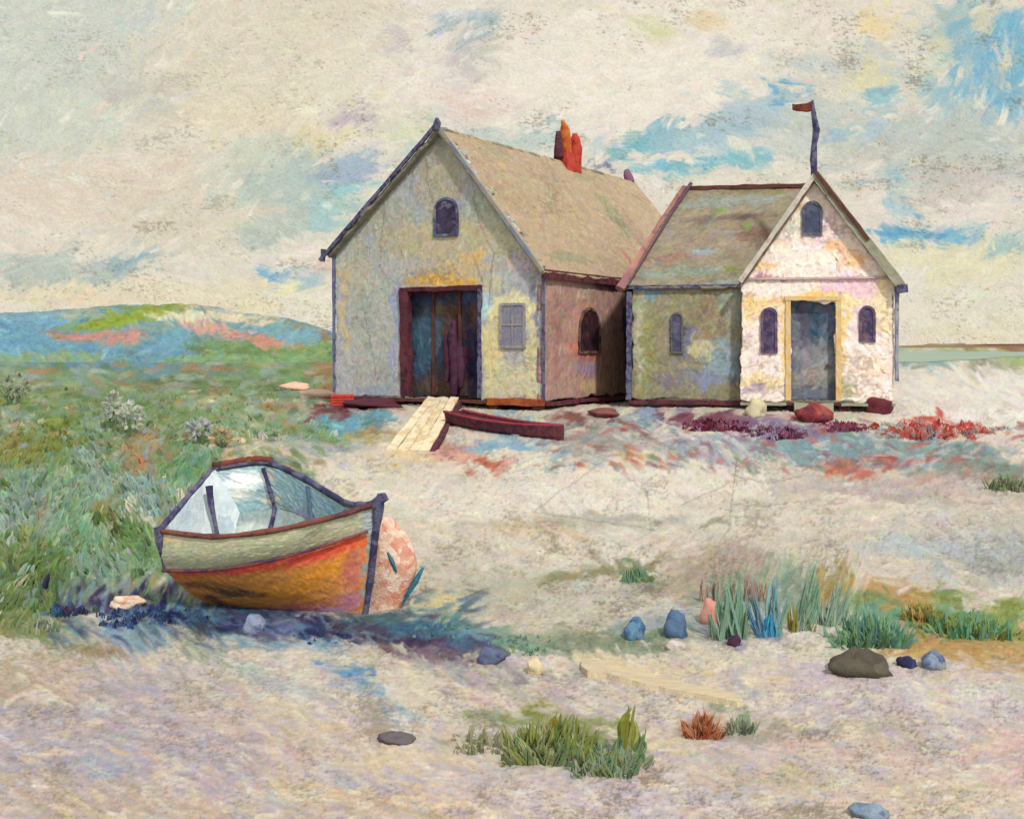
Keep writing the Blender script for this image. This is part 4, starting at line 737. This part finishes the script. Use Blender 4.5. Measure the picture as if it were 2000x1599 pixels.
teal = dab('teal_streak', ['2f6a86', '3f7f90', '2c5478'], 3)
MB().tube([P(757, 1078, 14.73), P(767, 1097, 14.70), P(775, 1117, 14.70)], [.015, .028, .012], 6, .2).build('streak', teal, flo)
MB().tube([P(826, 1108, 14.9), P(812, 1135, 14.82), P(797, 1158, 14.82), P(786, 1180, 14.85)], [.02, .034, .03, .012], 6, .2).build('streak', teal, flo)

# ------------------------------------------------------------------ loose things on the ground
def rock(name, px, py, w, h, cols, label, cat, k=.85, d=None, sink=.25, group=None, seed=0, pointy=0):
    g = G(px, py); s = g.y / F; r = random.Random(seed + int(px)); bm = bmesh.new(); bmesh.ops.create_icosphere(bm, subdivisions=3, radius=1)
    ph = [r.uniform(0, 6) for _ in range(6)]
    for v in bm.verts:
        q = v.co; f = 1 + .13 * math.sin(3 * q.x + ph[0]) * math.cos(2.6 * q.y + ph[1]) + .09 * math.sin(5 * q.z + ph[2] + 2 * q.x) + .05 * math.sin(9 * q.y + ph[3]) * math.sin(8 * q.x + ph[4]) + .22 * mnoise.noise(q * 1.7 + Vector((ph[0] * 3, ph[1], 0))) + .1 * mnoise.noise(q * 4.5 + Vector((ph[2] * 3, ph[1], 0)))
        v.co = q * f
        if pointy: v.co.x += pointy * (abs(v.co.z) < .4) * (-.25 if v.co.x < -.5 else 0)
        v.co.x *= w * s / 2; v.co.z = v.co.z * h * s / 2 + h * s * .5 * (1 - sink * 2) * .9; v.co.y *= (d or max(w, h) * .8) * s / 2
    me = bpy.data.meshes.new(name); bm.to_mesh(me); bm.free()
    for v in me.vertices: pass
    o = link(name, me, dab(name + '_paint', cols, 1.2 / max(w * s, .1), k=k, rough=.9), None, True); o.location = g; o.rotation_euler.z = r.uniform(-.2, .2)
    return tag(o, label, cat, group)
rock('stone', 1682, 1318, 104, 66, ['545046', '605a4c', '4c483e', '6a6454'], 'large dark grey stone at the edge of the ochre turf', 'stone', pointy=1)
rock('stone', 1772, 1306, 36, 38, ['24244c', '34345c', '4a4a70'], 'small indigo stone just right of the large dark grey stone', 'stone')
rock('stone', 1822, 1308, 46, 50, ['5f7da4', '8a9aa8', '4a5c8c', 'a5ac9a'], 'blue grey stone with pale flecks on the ochre turf', 'stone')
rock('stone', 1696, 1594, 74, 34, ['54688c', '7d90a4', '8fa0b0', '4a5a80'], 'flat slate blue stone at the bottom right edge of the sand', 'stone')
rock('stone', 775, 1446, 74, 22, ['5a5258', '6f666a', '4c464c'], 'low dark stone on the near sand left of the olive tufts', 'stone')
rock('stone', 1046, 1312, 34, 38, ['dcc69c', 'e8d8b4', 'd0b88c'], 'small cream stone beside the weed trail below the sand', 'stone')
rock('stone', 248, 1182, 66, 26, ['e4cdb4', 'efdcc4', 'dca48c', 'e8d8c8'], 'pale cream pink stone on the shade band painted left of the boat', 'stone')
rock('stone', 1240, 1246, 42, 52, ['4f7c9c', '6a90ac', '3f6490', '7d98a0'], 'upright mid blue stone, leftmost of the row before the reeds', 'stone')
rock('stone', 1318, 1242, 44, 66, ['4a6688', '5c7894', '3f5a80'], 'tallest slate blue stone between the mid blue one and the pink one', 'stone')
rock('stone', 1386, 1216, 34, 62, ['d4887c', 'dca090', 'c87868'], 'upright salmon pink stone in front of the green reeds', 'stone')
rock('stone', 1434, 1262, 26, 30, ['5a3040', '4a2c44', '3c3c6c'], 'little maroon stone at the foot of the reeds', 'stone')
rock('stone', 1320, 1268, 34, 24, ['cdbcb8', 'dccfc8', 'b8aab0'], 'pinkish white pebble below the tallest slate blue stone', 'stone')
rock('stone', 1010, 852, 24, 12, ['b9a0a8', 'd9c8c8'], 'tiny lilac stone beside the maroon beam', 'stone')
rock('stone', 497, 1232, 46, 44, ['7a86a8', '99a4bc', '5c6488'], 'round grey blue stone under the hull of the boat', 'stone')
rock('stone', 960, 1290, 56, 34, ['4c5280', '66708c', '3f4670'], 'dark violet blue stone in the weed right of the boat', 'stone')

def beamthing(name, p0, p1, wd, th, mat, label, cat, mat2=None):
    a = G(*p0); b = G(*p1); e = empty(name, (a + b) / 2, label, cat)
    mb = MB(); n = 6; pts = [a.lerp(b, i / n) + UP * (th * .4 + random.uniform(-.02, .02)) for i in range(n + 1)]
    for q, r in zip(pts[:-1], pts[1:]): pass
    rads = [th * .5 * random.uniform(.85, 1.1) for _ in pts]; rads[0] *= .5; rads[-1] *= .6
    mb.tube(pts, rads, 8, .15); mb.build('timber', mat, e)
    if mat2: MB().tube([b + UP * th * .4 + (a - b).normalized() * .0, b + UP * th * .4 + (a - b).normalized() * (a - b).length * .12], [th * .5, th * .56], 8, .1).build('painted_end', mat2, e)
    return e
# maroon hull lying in front of the barn: a low skiff seen from the side
def skiff(name, stern, bow, wd, ht, mat, rim, label, cat, tipz=.25):
    a = G(*stern); b = G(*bow); e = empty(name, (a + b) / 2, label, cat); d = (b - a); L = d.length; d.normalize(); sd = d.cross(UP).normalized(); n = 18
    V = []; prof = [(-1, 1), (-.82, .35), (-.4, .02), (0, 0), (.4, .02), (.82, .35), (1, 1)]
    for i in range(n + 1):
        s = i / n; w_ = wd / 2 * (math.sin(math.pi * min(1, .28 + .72 * s)) ** .7 if s > .3 else .86 + .14 * s / .3); w_ = max(w_, .02); hz = ht * (.85 + tipz * (2 * s - .8) ** 2)
        for x, z in prof: V.append(a + d * L * s + sd * w_ * x + UP * (z * hz - .03))
    Fc = [(i * 7 + j, i * 7 + j + 1, (i + 1) * 7 + j + 1, (i + 1) * 7 + j) for i in range(n) for j in range(6)] + [tuple(range(7)), tuple(range(n * 7, n * 7 + 7))]
    me = bpy.data.meshes.new('hull'); me.from_pydata(V, [], Fc); o = link('hull', me, mat, e); so_ = o.modifiers.new('s', 'SOLIDIFY'); so_.thickness = .05
    for j in (0, 6): MB().tube([V[i * 7 + j] for i in range(n + 1)], .05, 6, .1).build('gunwale', rim, e)
    return e
skiff('skiff', (885, 826), (1098, 862), 1.1, .42, M['maroon'], dab('crimson_rim', ['8a3048', 'a03c48', '6a2438'], 2), 'dark maroon skiff lying on the sand right of the cream ramp', 'boat')
def crate(name, px, py, w, h, d, mat, label, cat, rz=0, lid=None):
    g = G(px, py); s = g.y / F; e = empty(name, g, label, cat); c, sn = math.cos(rz), math.sin(rz)
    def q(x, y, z): return g + Vector((x * c - y * sn, x * sn + y * c, z))
    W_, H_ = w * s / 2, h * s; D_ = d / 2; n = 4
    for k in range(n):
        z0, z1 = H_ * k / n + .01, H_ * (k + 1) / n - .015
        MB().hexa([q(-W_, -D_, z0), q(W_, -D_, z0), q(W_ * .97, D_, z0), q(-W_ * .97, D_, z0)], [q(-W_ * .98, -D_, z1), q(W_ * 1.01, -D_, z1), q(W_, D_, z1), q(-W_, D_, z1)]).build('board', mat, e)
    for x in (-W_ - .02, W_ + .02): MB().beam(q(x, -D_ - .02, 0), q(x, -D_ - .02, H_ * 1.05), .07, .07).build('corner_post', lid or mat, e)
    return e
crate('crate', 668, 792, 44, 22, .6, dab('scarlet_box', ['d04838', 'c03c34', 'e05c44'], 1.5, k=.95), 'small scarlet box beside the blush pink skiff by the barn corner', 'box', .2)
for i, (px, py, w_, lab) in enumerate(((1120, 812, 30, 'first'), (1390, 826, 60, 'x'), (1440, 832, 54, 'y'))):
    pass
rock('tarpaulin', 1590, 822, 76, 44, ['6e2c3a', '5a2638', '8c3c40', 'a85a50', '4c2438'], 'dark crimson tarpaulin heaped before the doorway of the white hut', 'tarpaulin', seed=2)
rock('tarpaulin', 1716, 806, 52, 40, ['5a2430', '6e2f38', '4a2030'], 'small maroon tarpaulin heap under the right corner of the white hut', 'tarpaulin', seed=3)
rock('rope_coil', 1476, 812, 40, 44, ['d0c89c', 'ddd4b0', 'b4ac84'], 'pale cream rope heap under the left corner of the white hut', 'rope', seed=4)
rock('kelp_heap', 1180, 812, 60, 22, ['6e3c40', '8a5650', '5a3038'], 'low reddish brown kelp heap under the brown side wall', 'kelp', seed=7)
rock('kelp_heap', 725, 796, 110, 26, ['4a2430', '5c2c38', '3c2030'], 'dark maroon kelp heap along the front of the barn left of the ramp', 'kelp', seed=8)
rock('cloth', 578, 762, 56, 22, ['eec8b0', 'e8b8a0', 'f0d8c4'], 'small pointed blush pink cloth, left of two beside the barn', 'cloth', seed=11)
rock('cloth', 628, 778, 80, 26, ['f0dcc4', 'ecccb4', 'e8c4ac', 'f4e4d0'], 'larger cream pink cloth between the small one and the scarlet box', 'cloth', seed=12)
# cream driftwood plank
g0, g1 = G(1135, 1300), G(1450, 1372)
dw = empty('driftwood_plank', (g0 + g1) / 2, 'long pale cream driftwood plank half sunk in the near sand', 'driftwood')
nn = 24; V = []; C_ = []
for i in range(nn + 1):
    s = i / nn; p = g0.lerp(g1, s); wv = .17 * (1 - .4 * s) * (1 + .25 * mnoise.noise(Vector((s * 9, 0, 0))) + .15 * mnoise.noise(Vector((s * 30, 3, 0)))) * (.5 if i in (0, nn) else 1); pd = Vector((.05, 1, .0)) * wv * 1.5
    zt = .012 + .008 * math.sin(9 * s)
    for a, b in ((-1, -.06), (-.9, zt), (0, zt * 1.15), (.9, zt), (1, -.06)): V.append(Vector((p.x, p.y, float(zg(p.y)))) + pd * a + UP * (b + .02))
me = bpy.data.meshes.new('plank'); me.from_pydata(V, [], [(i * 5 + j, i * 5 + j + 1, (i + 1) * 5 + j + 1, (i + 1) * 5 + j) for i in range(nn) for j in range(4)] + [(0, 1, 2, 3, 4), tuple(nn * 5 + k for k in (4, 3, 2, 1, 0))])
link('plank', me, dab('driftwood', ['dac6a2', 'e4d4b0', 'd0bea0', 'e4d8c0'], 3, (1, 4, 1), k=.8), dw)

# net hanging in the barn doorway
nb0 = plD.pt(plD.ab(893, 760)[0], .05, .3)
net = empty('fishing_net', nb0, 'plum coloured hanks of fishing net hanging in the dark barn doorway', 'net')
mn = dab('plum_net', ['2c2038', '44243e', '5a3048', '2c2840'], 2.2)
for q, h0, h1, rr_ in ((-.25, .5, 2.3, .16), (.05, .0, 2.7, .2), (.32, .3, 2.0, .13)):
    MB().tube([nb0 + bu * q + UP * h0, nb0 + bu * (q + .06) + UP * (h0 * .6 + h1 * .4), nb0 + bu * (q - .04) + UP * (h0 * .2 + h1 * .8), nb0 + bu * q + UP * h1], [rr_ * .6, rr_ * 1.2, rr_, rr_ * .4], 8, .3).build('hank', mn, net, True)

# ------------------------------------------------------------------ plants
def blades(name, specs, label=None, cat=None, group=None, kind=None, gain=.8, base=None, parent=None, m=8):
    """specs: (root, tip, width, sRGB colour, bend); every leaf is a bundle of m fine strands with its own tint"""
    rg = np.random.default_rng(len(specs) * 7 + m)
    R0 = np.array([tuple(q[0]) for q in specs]).repeat(m, 0); T0 = np.array([tuple(q[1]) for q in specs]).repeat(m, 0)
    W0 = np.array([q[2] for q in specs]).repeat(m); C0 = np.array([q[3] for q in specs]).repeat(m, 0); B0 = np.array([q[4] for q in specs]).repeat(m)
    N = len(W0); q = np.tile(np.linspace(-1, 1, m), len(specs)) + rg.normal(0, .12, N); d = T0 - R0; Ln = np.linalg.norm(d, axis=1)
    sd = np.cross(d, np.array([0, 1, 0])); sd /= np.linalg.norm(sd, axis=1)[:, None] + 1e-9; sd[:, 1] += rg.normal(0, .35, N); sd /= np.linalg.norm(sd, axis=1)[:, None]
    cut = (1 - .28 * q * q) * rg.uniform(.72, 1.06, N); ts = np.array([0, .3, .62, .86, 1.0]); pr = np.array([.45, .85, 1.0, .7, .35]); wp = np.array([.7, 1.0, 1.0, .75, .2])
    V = np.zeros((N, 5, 2, 3)); nr = np.cross(d, sd); nr /= np.linalg.norm(nr, axis=1)[:, None] + 1e-9; dep = rg.normal(0, .25, N) * W0
    CC = C0 + rg.normal(0, .026, N)[:, None] + rg.normal(0, .014, (N, 3)); C = np.zeros((N, 5, 2, 3))
    for k in range(5):
        c = R0 + d * (ts[k] * cut)[:, None] + sd * (q * W0 * .5 * pr[k] + B0 * Ln * math.sin(ts[k] * 1.6))[:, None] + nr * dep[:, None]
        hw = (W0 * (1.25 / m) * wp[k] * .5 * 1.25)[:, None]; V[:, k, 0] = c - sd * hw; V[:, k, 1] = c + sd * hw
        C[:, k] = (CC + rg.normal(0, .012, N)[:, None])[:, None, :]
    b = (np.arange(N) * 10)[:, None]; f = np.concatenate([b + np.array([[2 * k, 2 * k + 1, 2 * k + 3, 2 * k + 2]]) for k in range(4)], 0)
    o = link(name, mesh_np(name, V.reshape(-1, 3), f, lin(np.clip(C.reshape(-1, 3), .02, .95)) * gain), M['leaf'], parent, True)
    return tag(o, label, cat, group, kind)
rs = random.Random(3)
def grasszone():
    sp_ = []
    for _ in range(4600):
        px = rs.uniform(-250, 660); py = 752 + (1190 - 700) * rs.random() ** .8
        if px > 430 and py > 868 - (px - 430) * .02 : continue
        if px > 300 and py > 1010: continue
        if py > 1135 and (px > 110 or rs.random() < .5): continue
        g = G(px, py); s = g.y / F
        c = GC.z[int((py - GC.y0) / 2), int((px - GC.x0) / 2)]
        if c[1] < c[0] + .01 and rs.random() < .6: continue
        c = c + np.array([rs.gauss(0, .02), rs.gauss(0, .022), rs.gauss(0, .02)])
        if rs.random() < .06: c = hexc(rs.choice(['94ab9e', '9fb0a8', '8ea68c', '6b8248', 'b4ba9a']))
        k = .25 + .75 * min(1, max(0, (py - 770) / 260))
        L = rs.uniform(14, 34) * s * k; lean = .55 * math.sin(px * .021 + 1.3 * math.sin(py * .017)) + rs.gauss(0, .22)
        if rs.random() < .35: c = GC.c[int((py - GC.y0) / 2), int((px - GC.x0) / 2)]
        sp_.append((g - UP * .05, g + Vector((lean * L, rs.gauss(0, .3) * L, L)), rs.uniform(9, 22) * s * (.45 + k * .65), c, rs.uniform(-.15, .15)))
    blades('grass', sp_, m=5, kind='stuff', gain=1.0, label='mottled green and blue grey grass covering the left bank', cat='grass')
grasszone()
def clump(px, py, leaves, label, cat, group=None, name='plant', gain=1.0):
    g = G(px, py); s = g.y / F; e = empty(name, g, label, cat, group); sp_ = []
    for (dx0, dx1, h, w_, c) in leaves:
        r0 = g + Vector((dx0 * s, rs.uniform(-.08, .08), -.05)); sp_.append((r0, r0 + Vector(((dx1 - dx0) * s, rs.uniform(-.1, .1), h * s)), w_ * s, hexc(c) + rs.gauss(0, .01), rs.uniform(-.12, .12)))
    blades('leaves', sp_, gain=gain, parent=e)
    return e
REED = 'green reeds in the sand on the right'
def reed(px, py, main, cols, label, group=REED, name='reeds', cat='reeds'):
    """main: (root dx, tip dx, height, width) bundles of overlapping ragged leaves"""
    L = []
    for dx0, dx1, h, w_, ci in main:
        for k in range(6):
            q = (k - 2.5) / 2.5
            L.append((dx0 + q * w_ * .3 + rs.gauss(0, 2), dx1 + q * w_ * .12 + rs.gauss(0, 4), h * (1 - .22 * abs(q)) * rs.uniform(.78, 1.05), w_ * rs.uniform(.28, .5), rs.choice(cols[ci])))
    return clump(px, py, L, label, cat, group, name, 1.0)
GRN = ['7a9f84', '86a890', '76987a', '8cab94', '7e9a84']; BLU = ['8cac a0'.replace(' ', ''), '86a4a8', '74a2b4', '90aaa6', '7c9ca6']; OLV = ['95962e', '8c9440', 'a59a50']; PNK = ['b09a8c', 'a59686', 'bda694', '9d8a7e']; PAL = ['94ac98', 'a2b4a0', '8aa692']
reed(1425, 1250, [(0,-8,165,50,0),(14,26,110,28,0),(-24,-34,80,20,0)], [GRN], 'broad dark green reed clump behind the salmon pink stone')
reed(1500, 1245, [(0,26,165,36,0),(-8,-40,120,24,1),(-2,2,80,40,2),(20,10,100,26,0)], [BLU, ['6f90a0', '5a8cb0'], ['4a90b8', '4a9cc4', '6a9cb0']], 'reed clump with blue lower leaves, second from the left')
reed(1562, 1235, [(0,28,175,34,0),(-12,-16,90,18,1),(20,22,60,14,1),(-6,6,110,26,0)], [GRN + PAL, OLV], 'tallest reed clump with olive yellow leaves at its foot')
reed(1618, 1225, [(0,28,135,26,0),(-6,-10,80,20,0),(30,44,70,20,0)], [PAL], 'thin pale green reed clump, rightmost of the reeds')
reed(1400, 1170, [(-26,-30,60,20,0),(0,6,66,24,0),(26,30,56,20,0),(66,66,80,34,0),(86,90,66,26,0)], [PNK], 'dry brownish pink stalks behind the green reeds', None, 'plant', 'plant')
def lowbush(px, py, w_, h, cols, label, n=190, name='shrub', group=None, lw=12):
    g = G(px, py); s = g.y / F; e = empty(name, g, label, 'shrub' if name == 'shrub' else 'plant', group); sp_ = []
    for _ in range(n):
        a = rs.gauss(0, .45); a = max(-1, min(1, a)); b = rs.uniform(-1, 1)
        r0 = g + Vector((a * w_ / 2 * s, b * w_ * .28 * s, -.04)); r0.z = float(zg(r0.y)) - .04
        L = h * s * (1 - .55 * a * a) * rs.uniform(.4, 1.1); dr_ = Vector((rs.gauss(a * .5, .3), rs.gauss(0, .4), 1)).normalized()
        sp_.append((r0, r0 + dr_ * L, lw * s * rs.uniform(.6, 1.4), hexc(rs.choice(cols)) + rs.gauss(0, .02), rs.uniform(-.25, .25)))
    blades('leaves', sp_, gain=.95, parent=e); return e
lowbush(1700, 1258, 150, 80, ['6f9f80', '7faa8c', '5f8f6c', '88a878', '6c9a90'], 'low sea green bush behind the large dark grey stone')
lowbush(1890, 1236, 190, 52, ['6d9a72', '7aa688', '8c9c52', '5f8a5c', '9aa660'], 'wide low green bush at the right edge above the ochre turf')
lowbush(1805, 1212, 70, 46, ['8a9a50', 'b79a5a', '7d9250', 'a8905a'], 'small olive and ochre bush between the two sea green bushes')
lowbush(1080, 1475, 190, 86, ['8c9550', '7f8c4a', '98a070', '70855c', 'a5a878'], 'olive tuft with leaning leaves on the near sand, left half of the patch', 150, 'plant', lw=18)
lowbush(1190, 1500, 160, 60, ['7f9474', '6f8a68', '8a9a6a', '98a48a'], 'grey green tuft under the tall olive leaf', 120, 'plant', lw=16)
clump(1228, 1470, [(0,22,120,46,'7c8440'),(-10,2,90,30,'8f9858'),(12,24,70,22,'6f8a60')], 'single broad olive leaf clump at the right end of the olive patch', 'plant')
clump(1090, 1465, [(0,6,96,50,'86883e'),(-20,-28,70,28,'8f9460'),(24,34,80,26,'9aa074')], 'broad olive brown leaves standing in the middle of the olive patch', 'plant')
lowbush(950, 1456, 170, 34, ['8f9070', '7c8458', 'a09a80'], 'flat olive creeper beside the low dark stone', 60, 'plant')
lowbush(1370, 1435, 60, 60, ['b5704a', 'a05a34', 'c08862', '8a5a44'], 'rust brown tuft on the near sand right of the olive patch', 60, 'plant')
lowbush(1450, 1425, 60, 46, ['93a184', 'a5ac90', '8a9a80'], 'pale sage tuft right of the rust brown tuft', 40, 'plant')
lowbush(1245, 1130, 60, 34, ['6f9377', '8a9a6c', '94906f'], 'small dark green tuft on the open sand', 40, 'plant')
lowbush(1010, 1262, 200, 18, ['6f9080', '7d9a86', '5a8088', '8a9a70'], 'trailing blue green weed right of the boat', 130, 'plant', lw=9)
lowbush(850, 1236, 200, 20, ['4f7c88', '5f8c90', '486a80', '6a9a94'], 'dark teal weed tuft below the pink float', 130, 'plant', lw=9)
lowbush(270, 1206, 260, 20, ['3c4a74', '4f6a8c', '33365c', '5f7a98', '3a5a80'], 'deep blue tuft added as boat shade along the stern side', 90, 'plant', lw=12)  # dark leaves added to stand for the boat's shade
lowbush(640, 1242, 220, 14, ['36406c', '4a5a88', '3c3f60'], 'indigo tuft added as boat shade along the keel', 70, 'plant', lw=9)  # same along the keel: shade put into the leaf colours
lowbush(130, 1196, 110, 30, ['4a4058', '3f4a74', '5f7040', '44709a'], 'purple weed tuft at the left end of the painted boat shade', 50, 'plant')
lowbush(1800, 846, 220, 22, ['b8504a', 'c86a5e', 'a84844', 'd49a8c', 'c8a8a0', '98868c'], 'scarlet glasswort patch on the sand right of the white hut', 150, 'plant', lw=16)
lowbush(1890, 838, 150, 16, ['d86a5c', 'c05048', 'e4a898', '9a8a84'], 'thin faded coral glasswort fringe at the far right end of the debris', 80, 'plant', lw=12)
lowbush(1650, 838, 120, 18, ['8c4a5c', 'a03c40', '7d5a70', '6a2c3c'], 'wine red glasswort between the crimson tarpaulin and the scarlet patch', 90, 'plant', lw=14)
lowbush(1400, 836, 130, 20, ['6a2c3c', '7d3a48', '54283c', '8a5a74'], 'plum red glasswort patch before the olive shed', 90, 'plant', lw=14)
lowbush(1520, 848, 150, 16, ['7d4458', '8a6a84', '66364c', '9a88a0'], 'violet glasswort patch left of the crimson tarpaulin', 90, 'plant', lw=14)
lowbush(1970, 958, 90, 40, ['7d8a68', '8f957a', '6f7c5c'], 'grey olive tuft at the right edge of the upper beach', 50, 'plant')
def flower(px, py, w_, h, cols, label):
    g = G(px, py); s = g.y / F; e = empty('flowering_plant', g, label, 'plant', None); sp_ = []
    blades('stems', [(g + Vector((rs.gauss(0, .1) * w_ * s, 0, -.05)), g + Vector((rs.gauss(0, .3) * w_ * s, 0, h * s * .7)), 3 * s, hexc('7d9468'), .05) for _ in range(12)], gain=.75, parent=e)
    c0 = g + UP * h * s * .62
    for _ in range(70):
        t = rs.uniform(0, 2 * math.pi); r_ = rs.random() ** .5; p = c0 + Vector((math.cos(t) * r_ * w_ * .42 * s, rs.gauss(0, .1) * w_ * s, math.sin(t) * r_ * h * .34 * s)); d = Vector((math.cos(t), rs.gauss(0, .5), math.sin(t) + .3)).normalized() * 11 * s
        sp_.append((p, p + d, 6 * s, hexc(rs.choice(cols)) + rs.gauss(0, .015), .1))
    blades('blossom', sp_, gain=.9, parent=e)
flower(222, 838, 34, 72, ['c4ccb8', 'b4c0b0', 'd4d4c0'], 'tall pale white green flower head, left of the pair in the grass')
flower(256, 852, 50, 66, ['c9cfbf', 'bcc8b8', 'dcdccc'], 'round pale white flower head, right of the pair in the grass')
flower(388, 868, 60, 48, ['b8bcc0', 'c4c6c4', 'a8b0b0'], 'greyish lilac flower head where the grass meets the sand')
flower(30, 790, 60, 60, ['a9b49c', '9aa890', 'b8bea4'], 'pale sage flower head at the left edge of the bank')
flower(432, 874, 46, 36, ['dcc29a', 'c8b88c', 'b4b084'], 'buff yellow flower head beside the greyish lilac one')
